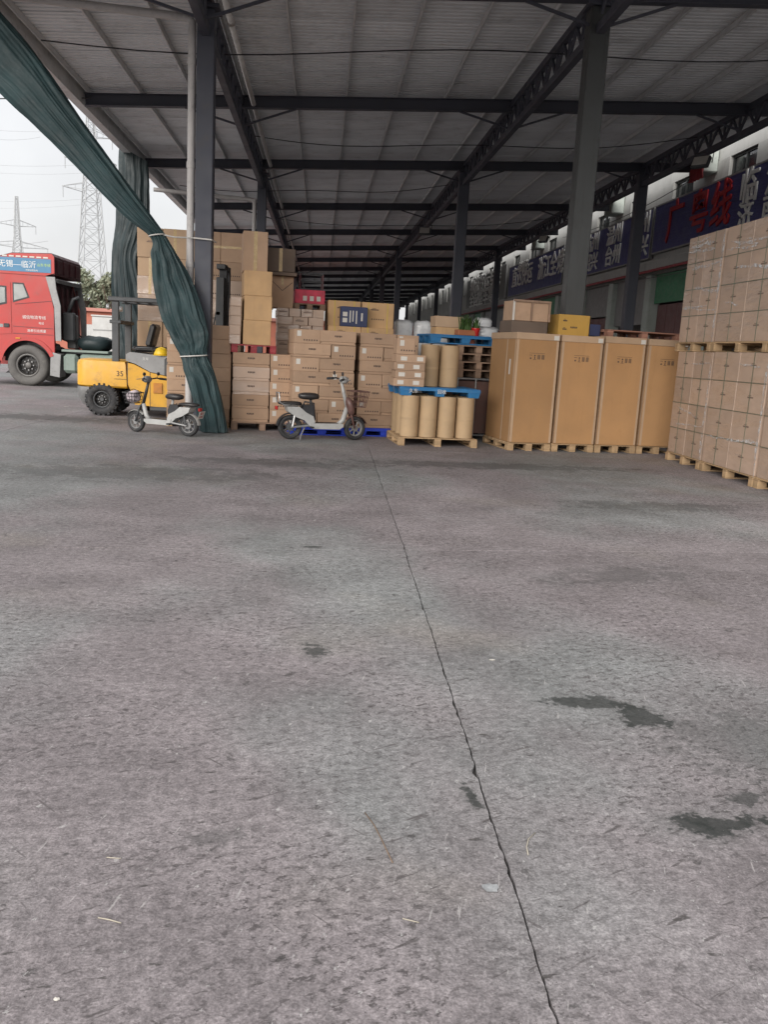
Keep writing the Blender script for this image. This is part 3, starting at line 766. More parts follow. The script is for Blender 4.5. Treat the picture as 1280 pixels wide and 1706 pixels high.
carton(F2, .52, 1.05, 2.562, 2.62, 'thin dark carton tray under the dark top carton', 'plain', CARDD, .5, .6, group='upper cartons')
carton(F2, .52, 1.02, 2.621, 3.0, 'dark scuffed carton at the top right of the tall stack', 'tape', CARDD, .5, .58, group='upper cartons')
# red carton on a pallet on top of the wrapped stack, with bent rods above
Ft = Frame(-.46, 15.3, radians(5))
wood_pallet('small pallet under the red carton on the wrapped stack', *Ft.at(.25, .35, 2.032), .56, .6, Ft.rz, .11, WOODO)
def red_print(o, sx, dep, sz):
    f = -dep / 2 - .0005
    for k in range(3): MB().box(-.12 + k * .12, -.05 + k * .12, f - .001, f, sz * .2, sz * .55).build('print', PAPER, o)
carton(Ft, -.02, .52, 2.143, 2.38, 'red and pink carton on a small pallet above the wrapped stack', 'plain', PINKB, .5, .08, group='upper cartons', extra=red_print)
rk = thing('steel_rack_frame', 'small rusty steel frame lying on the red carton', 'rack', Ft.at(.28, .33, 2.381), Ft.rz)
for x in (-.2, .2):
    MB().tube([(x, -.15, .0), (x, -.15, .28)], .012, 6).build('post', MAR, rk); MB().tube([(x, .15, 0), (x, .15, .28)], .012, 6).build('post', MAR, rk)
for z in (.02, .15, .28): MB().tube([(-.2, -.15, z), (.2, -.15, z), (.2, .15, z), (-.2, .15, z)], .01, 6, closed=True).build('rail', DKG, rk)

# --- stacks B and C on blue pallets, seven rows each
for nm, F, w1, where in (('B', Frame(-.42, 13.62, TURN), 1.0, 'behind the right-hand scooter'), ('C', Frame(.63, 13.86, TURN), .98, 'left of the paper rolls')):
    plastic_pallet(f'royal blue plastic pallet under the carton stack {where}', *F.at(w1 / 2, .5, 0), w1 + .02, 1.0, F.rz, .14, BLUED)
    for k, (a, b) in enumerate(rows(7, .141, 1.665)):
        wide_left = (k % 2 == 0)
        xm = .6 if wide_left else .4
        if nm == 'B': xm = .42 if wide_left else .6; wide_left = not wide_left
        carton(F, 0, xm, a, b, f'carton in the stack {where}, {ORD[k]} row, left one', 'lid' if wide_left else 'end', group=f'cartons {where}', dep=.95)
        carton(F, xm, w1, a, b, f'carton in the stack {where}, {ORD[k]} row, right one', 'end' if wide_left else 'lid', group=f'cartons {where}', dep=.95)

# --- strapped cartons behind B and C with the navy carton
F = Frame(.12, 15.05, radians(4))
wood_pallet('wooden pallet under the strapped cartons behind the scooter stacks', *F.at(.6, .5, 0), 1.2, 1.0, F.rz, .13, WOODO)
def straps(o, sx, dep, sz):
    for t in (-.3, .3): MB().box(t * sx - .008, t * sx + .008, -dep / 2 - .002, -dep / 2 - .0005, 0, sz + .0015).build('strap', STRAPY, o)
    ob('print', PR['row'], o, (0, -dep / 2 - .0005, sz * .35)); ob('print', PR['line'], o, (-sx * .1, -dep / 2 - .0005, sz * .72))
for k, (a, b) in enumerate(rows(2, .13, 1.45)):
    for j in range(2): carton(F, .6 * j, .6 * j + .6, a, b, f'large carton under the yellow-strapped cartons, {ORD[k]} row, {["left", "right"][j]}', 'plain', CARDP, 1.0, group='hidden lower cartons')
for j in range(2): carton(F, .58 * j, .58 * j + .58, 1.451, 1.78, f'yellow-strapped carton under the navy one, {["left", "right"][j]} of two', 'plain', CARDO, .95, group='yellow-strapped cartons', extra=straps)
for j in range(2): carton(F, .6 * j + .0, .6 * j + .58, 1.781, 2.22, f'yellow-strapped carton of the top pair behind the scooter stacks, {["left", "right"][j]} one', 'plain', CARDO, .72, .2, group='yellow-strapped cartons', extra=straps)
def navy_print(o, sx, dep, sz):
    f = -dep / 2 - .0005
    for (a, b, c_, d) in ((-.2, -.12, .2, .42), (-.2, -.12, .5, .72), (-.08, -.06, .2, .8), (-.03, -.01, .25, .8), (.03, .05, .15, .8), (.12, .15, .3, .7)):
        MB().box(a, b, f - .001, f, sz * c_, sz * d).build('print', PAPER, o)
carton(F, .2, .68, 1.781, 2.12, 'navy carton with white print in front of the strapped cartons', 'plain', NAVYC, .19, .0, group='upper cartons', extra=navy_print)

# --- pallet of kraft paper rolls
F = Frame(1.25, 12.76, radians(5))
wood_pallet('wooden pallet under the kraft paper rolls', *F.at(.6, .55, 0), 1.24, 1.1, F.rz, .13)
def roll(label, lx, ly, z0, z1, r=.137, m=KRAFT, name='paper_roll', cat='paper roll', group='kraft paper rolls'):
    h = z1 - z0; o = thing(name, label, cat, F.at(lx, ly, z0), R.uniform(0, 6), group)
    MB().lathe([(r - .008, .001), (r, .006), (r, h - .006), (r - .008, h - .001)], 32).build('wrapped_body', m, o, True)
    MB().lathe([(r * .62, h - .0008), (r * .62, h + .002), (r * .3, h + .002), (r * .3, h - .0008)], 24).build('core_end', KRAFTE, o)
    MB().lathe([(r + .0006, h * .42), (r + .0012, h * .425), (r + .0012, h * .47), (r + .0006, h * .475)], 32).build('tape_band', KRAFT, o, True)
    return o
for j, ly in enumerate((.15, .55, .95)):
    for k in range(4):
        roll(f'kraft paper roll on the lower tier, {["first", "second", "third", "fourth"][k]} from left, {["front", "middle", "back"][j]} row', .16 + k * .29, ly, .131, .755)
plastic_pallet('bright blue plastic pallet between the two tiers of paper rolls', *F.at(.6, .6, .757), 1.26, 1.1, F.rz, .13, BLUEP, False)
text('久东', .07, LETW, 'lettering', [o for o in COL.objects if o.name.startswith('plastic_pallet') and not o.parent][-1], (-.42, -.56, .07), (pi / 2, 0, 0), .002)
text('回收', .07, LETW, 'lettering', [o for o in COL.objects if o.name.startswith('plastic_pallet') and not o.parent][-1], (.02, -.56, .07), (pi / 2, 0, 0), .002)
roll('tall kraft paper roll with white label on the upper tier, left one', .5, .5, .888, 1.53, .145)
roll('tall kraft paper roll on the upper tier, right one', .82, .52, .888, 1.53, .145)
roll('tall kraft paper roll at the back of the upper tier', .7, .92, .888, 1.53, .145)
Fs = Frame(1.12, 12.84, radians(6))
for k, (a, b) in enumerate(rows(4, .888, 1.36)):
    carton(Fs, 0.02 * (k % 2), .48, a, b, f'small shipping carton with white labels beside the tall rolls, {ORD[k]} of four', 'labels', CARD, .34, group='small labelled cartons')
carton(Fs, .02, .3, 1.361, 1.6, 'small carton with one white label on top of the labelled ones', 'end', None, .3, .02, group='small labelled cartons')

# --- behind the rolls: old pallets, cage, blue pallet with pots
F = Frame(2.28, 13.95, radians(10))
cg = thing('cage_cart', 'brown boarded steel cage cart between the paper rolls and tall cartons', 'cart', F.at(.34, .4, 0), F.rz)
MB().box(-.32, .32, -.36, .36, .12, .98, .005).build('board_box', mat('brown_board', (.1, .05, .04), .7, 0, .3, 4, dirt=.4), cg)
for x in (-.335, -.02, .335): MB().tube([(x, -.375, .08), (x, -.375, 1.03)], .013, 6).build('post', GRY, cg)
for z in (.09, 1.02): MB().tube([(-.335, -.375, z), (.335, -.375, z), (.335, .375, z), (-.335, .375, z)], .013, 6, closed=True).build('rail', GRY, cg)
for sx in (-1, 1):
    for sy in (-1, 1): MB().lathe([(.02, -.02), (.05, -.02), (.05, .02), (.02, .02)], 14, Matrix.Translation((sx * .28, sy * .3, .05)) @ Matrix.Rotation(pi / 2, 4, 'X')).build('castor', RUB, cg)
for k in range(4):
    wood_pallet(f'old wooden pallet stacked on the cage cart, {["lowest", "second", "third", "topmost"][k]} of four', *F.at(.34 + .02 * (k % 2), .42, 1.036 + k * .131), .74, .8, F.rz + R.uniform(-.04, .04), .13, WOODO if k != 3 else REDW if False else WOODO)
Fb = Frame(1.78, 14.0, radians(8))
plastic_pallet('bright blue plastic pallet with pot plants above the tall rolls', *Fb.at(.62, .45, 1.565), 1.24, .9, Fb.rz, .15, BLUEP)
# pots and plants
def planter(label, lx, ly, z, r, h, m, square, leaves, lh, spread, seed):
    p = thing('pot_plant', label, 'pot plant', Fb.at(lx, ly, z), .3)
    if square: MB().box(-.16, .16, -.08, .08, 0, h, .008).build('pot', m, p)
    else: MB().lathe([(r * .72, 0), (r, h * .9), (r * 1.06, h * .91), (r * 1.06, h), (r * .9, h), (r * .85, h - .02)], 20).build('pot', m, p, True)
    rr = random.Random(seed); lf = MB()
    for k in range(leaves):
        a = rr.uniform(0, 2 * pi); b = rr.uniform(.2, 1) * spread; L = lh * rr.uniform(.6, 1.1); w_ = .012
        x0, y0_ = rr.uniform(-.1, .1) if square else rr.uniform(-.04, .04), rr.uniform(-.04, .04)
        pts = [Vector((x0 + cos(a) * b * L * t * t, y0_ + sin(a) * b * L * t * t, h + L * (t - .35 * b * t * t))) for t in (0, .33, .66, 1)]
        s_ = Vector((-sin(a), cos(a), 0)); n0 = len(lf.v)
        for i, q_ in enumerate(pts):
            ww = w_ * (1.0, 1.1, .8, .1)[i]; lf.v += [tuple(q_ - s_ * ww), tuple(q_ + s_ * ww)]
        for i in range(3): lf.f.append((n0 + 2 * i, n0 + 2 * i + 1, n0 + 2 * i + 3, n0 + 2 * i + 2))
    tag(lf.build('foliage', LEAF, p), kind='stuff')
planter('terracotta trough with spiky green plant on the blue pallet', .62, .1, 1.716, .1, .09, TERRA, True, 60, .28, .8, 3)
planter('round red pot with a few dark leaves on the blue pallet', .80, .1, 1.716, .075, .13, REDPOT, False, 26, .2, .5, 4)
Fq = Frame(1.80, 14.35, radians(8))
carton(Fq, .12, .56, 1.716, 1.84, 'orange-brown flat carton behind the spiky plant', 'plain', CARDO, .35, group='cartons on the blue pallet')
carton(Fq, .10, .58, 1.841, 2.02, 'yellowish carton behind the spiky plant, upper one', 'plain', CARDP, .35, group='cartons on the blue pallet')
def bundle(label, loc, sx, sy, h, seed, name='film_bundle'):
    rr = random.Random(seed); m_ = MB(); nu, nv = 28, 16
    for j in range(nv):
        t = 1 - (1 - j / (nv - 1)) ** 1.8; e_ = max(0, t * h - h + .06) / .06; k_ = 1 - .4 * e_ * e_
        for i in range(nu):
            a = 2 * pi * i / nu; cx, cy = cos(a), sin(a); q_ = (abs(cx) ** 4 + abs(cy) ** 4) ** -.25
            rr_ = 1 + .05 * mnoise.noise((cx * 2.5 + seed, cy * 2.5, t * 4))
            m_.v.append((cx * q_ * sx / 2 * k_ * rr_, cy * q_ * sy / 2 * k_ * rr_, h * t + .02 * mnoise.noise((cx * 3, cy * 3, seed)) * (t > .5)))
    for j in range(nv - 1):
        for i in range(nu): m_.f.append((j * nu + i, j * nu + (i + 1) % nu, (j + 1) * nu + (i + 1) % nu, (j + 1) * nu + i))
    m_.f.append(tuple((nv - 1) * nu + i for i in range(nu))); m_.f.append(tuple(range(nu))[::-1])
    o = m_.build(name, FILMW, None, 'all', loc=loc)
    return tag(o, label, 'bundle', 'white film bundles')
bundle('grey bubble-wrapped bundle on the blue pallet beside the red pot, lower one', Fb.at(1.08, .45, 1.716), .42, .5, .17, 2)
bundle('shiny bubble-wrapped bundle lying on top of the lower one on the blue pallet', Fb.at(1.02, .45, 1.882), .3, .4, .15, 5)
for k in range(3):
    bundle(f'tall white film-wrapped roll standing behind the paper rolls, {["left", "middle", "right"][k]} of three', (1.52 + k * .36, 16.0, 0), .34, .36, 1.98, 10 + k)

# --- four tall cartons
F = Frame(2.92, 12.74, radians(9.5))
def tall_parts(o, sx, dep, sz):
    f = -dep / 2 - .0005
    lid = ob('lid', bmesh_box(sx + .022, dep + .022, .1, CARDP, .006), o, (0, 0, sz - .095))
    for s_ in (-1, 1): MB().box(s_ * (sx / 2) - (.035 if s_ > 0 else 0), s_ * sx / 2 + (.035 if s_ < 0 else 0), f - .002, f, .01, sz - .1).build('edge_strip', CARDP, o)
    MB().box(-sx / 2 - .003, -sx / 2 - .0005, -dep / 2 + .02, -dep / 2 + .06, .01, sz - .1).build('edge_strip', CARDP, o)
    MB().box(-sx / 2 - .003, -sx / 2 - .0005, -dep / 2 + .36, -dep / 2 + .4, .01, sz - .1).build('edge_strip', CARDP, o)
    ob('print', PR['icons'], o, (0, f, sz * .79)).scale = (1.15, 1, 1.15)
    MB().box(sx / 2 - .09, sx / 2 - .01, f - .0145, f - .0125, sz - .085, sz - .02).build('paper_label', PAPER, o)
    MB().box(-sx / 2 - .003, -sx / 2 - .0005, -dep / 2 + .2, -dep / 2 + .25, sz * .62, sz * .76).build('paper_label', PAPER, o)
for k in range(4):
    x = .735 * k; nm = ['leftmost', 'second from left', 'third from left', 'rightmost, beside the wrapped stack'][k]
    wood_pallet(f'wooden pallet under the tall plain carton, {nm}', *F.at(x + .35, .55, 0), .71, 1.1, F.rz, .125)
    carton(F, x + .01, x + .695, .1255, 1.775 + (.0, .0, .02, .02)[k], f'tall plain brown carton on a pallet, {nm}', 'plain', CARDT, 1.08, group='four tall cartons', extra=tall_parts)
cz = 1.78
def crate_frame(o, sx, dep, sz):
    for x in (-sx / 2 - .012, 0, sx / 2 + .012): MB().box(x - .014, x + .014, -dep / 2 - .02, -dep / 2 - .001, -.0, sz + .01).build('edge_post', PAPER if x < 0 else WOODO, o)
    MB().box(-sx / 2 - .025, sx / 2 + .025, -dep / 2 - .03, -dep / 2 - .021, sz - .02, sz + .012).build('top_rail', WOODO, o)
carton(F, .02, .62, cz, cz + .18, 'dark wrapped carton on the leftmost tall carton, lower one', 'plain', CARDD, .5, .3, group='cartons on the tall ones')
carton(F, .05, .62, cz + .181, cz + .48, 'brown framed carton on the leftmost tall carton, upper one', 'plain', CARD, .45, .3, group='cartons on the tall ones', extra=crate_frame)
def yel_print(o, sx, dep, sz):
    f = -dep / 2 - .0005
    ob('print', PR['mark'], o, (0, f, sz * .4)); ob('print', PR['line'], o, (-sx * .3, f, sz * .7)).scale = (.5, 1, 1); ob('print', PR['line'], o, (-sx * .3, f, sz * .3)).scale = (.5, 1, 1)
carton(F, .80, 1.33, cz, cz + .32, 'yellow-brown carton with dark print on the second tall carton', 'plain', mat('yellow_cardboard', (.5, .3, .07), .8, 0, .06, 5), .4, .3, group='cartons on the tall ones', extra=yel_print)
carton(F, 1.36, 1.55, cz + .02, cz + .2, 'small black carton beside the yellow-brown one', 'plain', NAVYC, .3, .35, group='cartons on the tall ones')
wood_pallet('empty reddish pallet lying across the two right-hand tall cartons', *F.at(2.22, .55, cz + .02), 1.3, .8, F.rz, .11, mat('reddish_pallet_wood', (.34, .17, .12), .8, 0, .2, 6, rnd=.2, streak=.3), boards=6)

# --- big film-wrapped wall of cartons on the right, two pallets high
def wall_front(o, sx, dep, sz):
    pass
names = ['far', 'middle', 'near']
BIG = [(12.52, 11.36), (11.33, 9.86), (9.83, 8.3)]
for lev, (zp, zb, zt, nr) in enumerate(((0, .13, 1.62, 4), (1.625, 1.755, 3.25, 4))):
    for k, (ya, yb) in enumerate(BIG):
        if lev: ya, yb = ya + .1, yb + .1
        L = ya - yb; tier = ['lower', 'upper'][lev]
        wood_pallet(f'wooden pallet under the {tier} {names[k]} load of the wrapped wall of cartons', 5.32 + .52, (ya + yb) / 2, zp, L, 1.04, -pi / 2, .13, group='pallets of the wrapped wall', boards=6)
        Fz = Frame(5.34 + (.0 if lev == 0 else .02), ya - .01, -pi / 2)
        nc = 2
        for r_, (a, b) in enumerate(rows(nr, zb, zt)):
            for c_ in range(nc):
                w_ = (L - .02) / nc
                carton(Fz, c_ * w_, (c_ + 1) * w_, a, b, f'film-wrapped carton, {tier} {names[k]} load of the right wall, {ORD[r_]} row, {["first", "second", "third", "fourth"][c_]} from left', 'line',
                       CARDW, 1.0, group='cartons of the wrapped wall', jit=.003)
        # straps round the load
        st = thing('strap_set', f'dark green straps round the {tier} {names[k]} load of the wrapped wall', 'straps', (0, 0, 0), 0, 'straps of the wrapped wall')
        for t in (.26, .75):
            y_ = ya - L * t; MB().box(Fz.x - .006, Fz.x - .002, y_ - .005, y_ + .005, zb, zt + .004).box(Fz.x - .006, Fz.x + 1.0, y_ - .008, y_ + .008, zt + .001, zt + .005).build('strap', STRAP, st)
        for r_ in range(1, nr):
            if True:
                z_ = zb + (zt - zb) * r_ / nr; MB().box(Fz.x - .005, Fz.x - .001, yb + .01, ya - .01, z_ - .004, z_ + .004).build('strap', STRAP, st)

        # loose folds of stretch film: one down the near edge, added pale tails across that stand in for glints
        fm = thing('stretch_film', f'loose film and added glint streaks on the {tier} {names[k]} load of the wrapped wall', 'stretch film', (Fz.x, 0, 0), 0, 'stretch film of the wrapped wall')
        def ribbon(p0, p1, w_, seed):
            p0, p1 = Vector(p0), Vector(p1); n = 26; d = (p1 - p0).normalized(); sd_ = d.cross(Vector((1, 0, 0))).normalized(); m = MB()
            for i in range(n + 1):
                t = i / n; c_ = p0.lerp(p1, t) + sd_ * .03 * mnoise.noise((t * 3, seed, 0)); ww = w_ * (.35 + .9 * abs(mnoise.noise((t * 4, seed, 3)))) * min(1, 5 * t + .2, 5 * (1 - t) + .2)
                for j in range(4): m.v.append(tuple(c_ + sd_ * ww * (j / 3 - .5) + Vector((-.009 - .01 * abs(mnoise.noise((t * 9, j * 1.7, seed))), 0, 0))))
            for i in range(n):
                for j in range(3): m.f.append((i * 4 + j, i * 4 + j + 1, i * 4 + 5 + j, i * 4 + 4 + j))
            m.build('film_fold_and_glint', FILMC, fm, 'all')
        ribbon((0, yb + .02, zb - .02), (0, yb + .03, zt - .01), .09, 3.3 + k + 7 * lev)
        for q_ in range(7 if lev else 3):
            z_ = zb + (zt - zb) * R.uniform(.3 if lev else .1, .97); y_ = R.uniform(yb + .25, ya - .25); l_ = R.uniform(.2, .5)
            ribbon((0, min(ya - .02, y_ + l_), z_), (0, max(yb + .02, y_ - l_), z_ + R.uniform(-.1, .06)), R.uniform(.03, .08), R.uniform(0, 50))

# ---------------------------------------------------------------- tied-up tarpaulin curtains
def spline(pts, t):
    n = len(pts) - 1; i = min(int(t), n - 1); f = t - i
    p0, p1, p2, p3 = (pts[max(0, min(n, i + d))] for d in (-1, 0, 1, 2))
    return tuple(.5 * (2 * b + (c - a) * f + (2 * a - 5 * b + 4 * c - d) * f * f + (3 * b - 3 * c + d - a) * f ** 3) for a, b, c, d in zip(p0, p1, p2, p3))
def curtain(label, st, m, ties=(), n=200, pleats=9, amp=.3, steps=12, seed=1):
    """st: stations (xl, zl, xr, zr, y, half depth); a bunched cloth hanging along them"""
    root = thing('tarpaulin_curtain', label, 'curtain', (st[-1][0], st[-1][4], 0))
    ox, oy = st[-1][0], st[-1][4]; M_ = MB(); ns = (len(st) - 1) * steps + 1
    for s in range(ns):
        xl, zl, xr, zr, y, d = spline(st, s / steps)
        cx, cz = (xl + xr) / 2, (zl + zr) / 2; ux, uz = (xr - xl) / 2, (zr - zl) / 2
        wob = s / steps
        for k in range(n):
            a = 2 * pi * k / n
            q_ = pleats * .2; a2 = a + .25 * mnoise.noise((wob * .5, seed, 1)) + .12 * mnoise.noise((wob * 1.6, seed, 7 + cos(a)))
            ca, sa = cos(a2), sin(a2)
            n1 = mnoise.noise((ca * q_, sa * q_, wob * .22 + seed)); n2 = mnoise.noise((ca * q_ * 2.7, sa * q_ * 2.7, wob * .45 + seed * 2)); n3 = mnoise.noise((ca * q_ * 6, sa * q_ * 6, wob * .8 + seed * 3))
            tight = 1.6 / (1 + 9 * min(abs(wob - t_) for t_ in ties)) if ties else 0
            fold = .9 * (.35 - abs(n1) * 2.0) + (.25 + tight * .6) * (.4 - abs(n2) * 1.8) + (.12 + .3 * tight) * n3
            cr = mnoise.noise((ca * 1.6, sa * 1.6, wob * 1.7 + seed + 8))
            r = 1 + amp * 1.5 * fold * (.8 + .7 * cr) + .09 * (.3 - abs(mnoise.noise((ca * 2.6 + wob, sa * 2.6, wob * 2.3 + seed)))) + .03 * mnoise.noise((ca * 8, sa * 8, wob * 7))
            M_.v.append((cx + ux * cos(a) * (1 + (r - 1) * .35) - ox, y + d * sin(a) * r - oy, cz + uz * cos(a) * (1 + (r - 1) * .35)))
    for s in range(ns - 1):
        for k in range(n): M_.f.append((s * n + k, s * n + (k + 1) % n, (s + 1) * n + (k + 1) % n, (s + 1) * n + k))
    M_.build('cloth', m, root, 'all')
    return root, ox, oy
st = [(-5.52, 5.44, -5.02, 6.12, 13.5, .16), (-4.74, 4.75, -4.30, 5.42, 13.5, .14), (-3.93, 4.05, -3.55, 4.42, 13.5, .12), (-3.08, 3.24, -2.84, 3.50, 13.5, .10), (-2.61, 2.88, -2.42, 2.96, 13.5, .08), (-2.6, 2.62, -2.22, 2.66, 13.5, .11),
      (-2.57, 2.26, -2.00, 2.30, 13.5, .15), (-2.45, 1.74, -1.77, 1.76, 13.5, .17), (-2.27, 1.36, -1.72, 1.42, 13.49, .15), (-2.13, 1.14, -1.76, 1.19, 13.48, .11), (-2.09, .92, -1.64, .96, 13.48, .15), (-1.95, .46, -1.5, .47, 13.48, .17), (-1.84, .012, -1.41, .012, 13.48, .2)]
cu, ox, oy = curtain('dark green tarpaulin curtain tied to the column, sweeping down to the floor', st, TARP, (4, 9), seed=1)
def tie(cu, ox, oy, x, z, rx, ry, y, tail=None):
    pts = [(x + cos(2 * pi * k / 24) * rx - ox, y + sin(2 * pi * k / 24) * ry - oy, z + .02 * cos(2 * pi * k / 24)) for k in range(24)]
    MB().tube(pts, .011, 6, closed=True).build('tie_rope', ROPE, cu, 'all')
tie(cu, ox, oy, -2.515, 2.92, .115, .1, 13.5); tie(cu, ox, oy, -1.945, 1.165, .205, .13, 13.48)
rp = tag(MB().tube([(-2.42, 13.47, 2.93), (-2.25, 13.5, 2.91), (-1.99, 13.62, 2.93), (-1.72, 13.63, 2.92), (-1.69, 13.95, 2.92)], .012, 6).build('tie_line', ROPE), 'white cord that ties the green curtain to the column', 'cord')
st2 = [(-5.34, 6.2, -4.62, 5.86, 23.6, .06), (-5.38, 5.3, -4.6, 5.2, 23.6, .1), (-5.45, 4.3, -4.62, 4.2, 23.6, .13), (-5.56, 3.5, -4.78, 3.5, 23.6, .16), (-5.58, 2.4, -4.66, 2.45, 23.6, .18), (-5.53, 1.4, -4.3, 1.45, 23.6, .2), (-5.5, .7, -4.15, .75, 23.6, .22), (-5.45, .015, -4.1, .015, 23.6, .24)]
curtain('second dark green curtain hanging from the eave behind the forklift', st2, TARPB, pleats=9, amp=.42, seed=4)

# ---------------------------------------------------------------- wheels
def wheel(parent, loc, r, wd, rim_r, tm=RUB, rmat=GRY, spokes=0, lugs=0, name='wheel', hub=.05, holes=0, axis='Y'):
    wl = ob(name, None, parent, loc, (pi / 2, 0, 0))
    h = wd / 2; t = (r - rim_r)
    MB().lathe([(rim_r, -h * .75), (rim_r + t * .35, -h), (r - t * .25, -h * .98), (r - .02 * r, -h * .7), (r, 0), (r - .02 * r, h * .7), (r - t * .25, h * .98), (rim_r + t * .35, h), (rim_r, h * .75), (rim_r - .004, 0), (rim_r, -h * .75)], 40, None, False).build('tyre', tm, wl, 'all')
    if lugs:
        m = MB()
        for k in range(lugs):
            for sgn in (-1, 1):
                a = 2 * pi * (k + (.5 if sgn > 0 else 0)) / lugs
                m.box(-.022, .022, -.03, .03, -h * .48, h * .48, .006, Matrix.Rotation(a, 4, 'Z') @ Matrix.Translation((r - .012, 0, sgn * h * .48)) @ Matrix.Rotation(.35 * sgn, 4, 'X'))
        m.build('tread', tm, wl)
    ri = MB()
    if spokes:
        ri.lathe([(rim_r - .006, -h * .7), (rim_r + .004, -h * .72), (rim_r + .004, h * .72), (rim_r - .006, h * .7), (rim_r - .02, 0), (rim_r - .006, -h * .7)], 32, None, False)
        for k in range(spokes):
            a = 2 * pi * k / spokes; ri.tube([(cos(a) * hub * .7, sin(a) * hub * .7, 0), (cos(a + .15) * (rim_r - .008), sin(a + .15) * (rim_r - .008), 0)], .011, 6)
        ri.lathe([(.0, -h * .8), (hub, -h * .8), (hub, h * .8), (0, h * .8)], 16)
        ri.build('rim', rmat, wl, True)
    else:
        ri.lathe([(rim_r, h * .78), (rim_r * .93, h * .84), (rim_r * .86, h * .8), (rim_r * .82, -h * .1)], 28, None, False)
        MB().lathe([(rim_r * .815, -h * .1), (rim_r * .5, h * .1), (0, h * .12)], 28, None, False).build('disc', DISC, wl, True)
        ri.lathe([(0, -h * .4), (rim_r * .5, -h * .4), (rim_r * .9, -h * .3), (rim_r, -h * .78)], 28, None, False)
        ri.build('rim', rmat, wl, True)
        hl = MB()
        for k in range(10): hl.lathe([(rim_r * .09, 0), (rim_r * .09, h * .12), (0, h * .125)], 10, Matrix.Translation((cos(2 * pi * k / 10) * rim_r * .66, sin(2 * pi * k / 10) * rim_r * .66, 0)))
        hl.build('dark_hole_discs', BLK, wl)  # solid black discs, the shade inside the holes is their colour
        MB().lathe([(rim_r * .26, h * .3), (rim_r * .26, h * .62), (rim_r * .2, h * .7), (0, h * .7)], 16).build('hub', rmat, wl, True)
        nb = 8
        bl = MB()
        for k in range(nb): bl.lathe([(.018 * r / .5, h * .2), (.018 * r / .5, h * .5), (0, h * .52)], 8, Matrix.Translation((cos(2 * pi * k / nb) * rim_r * .42, sin(2 * pi * k / nb) * rim_r * .42, 0)))
        bl.build('wheel_nuts', GRY, wl)
    return wl

# ---------------------------------------------------------------- forklift (points to +x)
fk = thing('forklift', 'yellow counterbalance forklift marked 35 parked behind the white scooter', 'forklift', (-4.30, 16.02, 0))
hw = .56
# counterweight: rounded plan, extruded
def rounded_plan(x0, x1, y, r, n=8):
    pts = []
    for cx, cy, a0 in ((x0 + r, -y + r, pi), (x1, -y, None), (x1, y, None), (x0 + r, y - r, pi / 2)):
        if a0 is None: pts.append((cx, cy))
        else: pts += [(cx + r * cos(a0 + pi / 2 * k / n), cy + r * sin(a0 + pi / 2 * k / n)) for k in range(n + 1)]
    return pts
def vprism(m, rings):
    """rings: [(plan pts, z)], same count"""
    n0 = len(m.v); n = len(rings[0][0])
    for pl, z in rings: m.v += [(x, y, z) for x, y in pl]
    for i in range(len(rings) - 1):
        for k in range(n): m.f.append((n0 + i * n + k, n0 + i * n + (k + 1) % n, n0 + (i + 1) * n + (k + 1) % n, n0 + (i + 1) * n + k))
    m.f.append(tuple(n0 + k for k in range(n))[::-1]); m.f.append(tuple(n0 + (len(rings) - 1) * n + k for k in range(n))); return m
p = lambda a, b, y, r: rounded_plan(a, b, y, r)
m_ = vprism(MB(), [(p(.03, .9, hw - .03, .2), .50), (p(0, .9, hw, .2), .53), (p(0, .88, hw, .2), .90), (p(.02, .86, hw - .02, .2), .96), (p(.06, .8, hw - .07, .2), .985)])
m_.build('counterweight', YEL, fk, True)
vprism(MB(), [(p(.1, .24, hw - .1, .07), .18), (p(.03, .24, hw - .02, .12), .3), (p(.01, .24, hw - .01, .14), .498)]).build('tail_skirt', GRY, fk, True)
MB().box(.4, .6, -hw + .12, hw - .12, .2, .5, .02).build('rear_axle', DKG, fk)
# body side frame with an arch over the rear wheel
arch = [(.45 + .36 * cos(a), .28 + .36 * sin(a)) for a in [pi * .35 - pi * .30 * k / 6 for k in range(7)]]
poly = [(.905, .95), (.905, .62)] + [(.92, .56), (.98, .42), (1.04, .22)] + [(2.1, .16), (2.1, .72), (1.62, .74), (1.3, .80), (1.02, .93)]
for s_ in (-1, 1):
    MB().prism(poly, s_ * (hw - .02) - (.0 if s_ < 0 else .1), s_ * (hw - .02) + (.1 if s_ < 0 else .0)).build('side_frame', YEL, fk)
MB().box(1.0, 2.1, -hw + .09, hw - .09, .25, .72).build('engine_bay', DKG, fk)
MB().box(1.3, 1.95, -hw - .02, -hw + .08, .12, .2, .02).build('step', DKG, fk)
MB().prism([(.88, 1.10), (.88, .985), (1.04, .94), (1.3, .81), (1.62, .75), (2.05, .75), (2.05, 1.1), (1.5, 1.1), (.95, 1.14)], -hw + .03, hw - .03).build('hood', GRY, fk)
MB().box(1.55, 2.06, -hw - .005, -hw + .06, .74, 1.07, .03).build('side_tank', DKG, fk)
MB().box(.92, 1.5, -.26, .26, 1.145, 1.25, .04).build('seat', LEATH, fk)
MB().box(-.06, .06, -.25, .25, 0, .42, .04, Matrix.Translation((1.2, 0, 1.24)) @ Matrix.Rotation(.25, 4, 'Y')).build('seat_back', LEATH, fk)
# steering column and wheel
MB().tube([(1.95, .05, 1.0), (1.8, .05, 1.32)], .03, 8).build('steering_column', DKG, fk)
MB().tube([(1.78 + .0 * k + .06 * cos(2 * pi * k / 20), .05 + .16 * sin(2 * pi * k / 20), 1.34 + .14 * cos(2 * pi * k / 20)) for k in range(20)], .013, 6, closed=True).build('steering_wheel', BLK, fk)
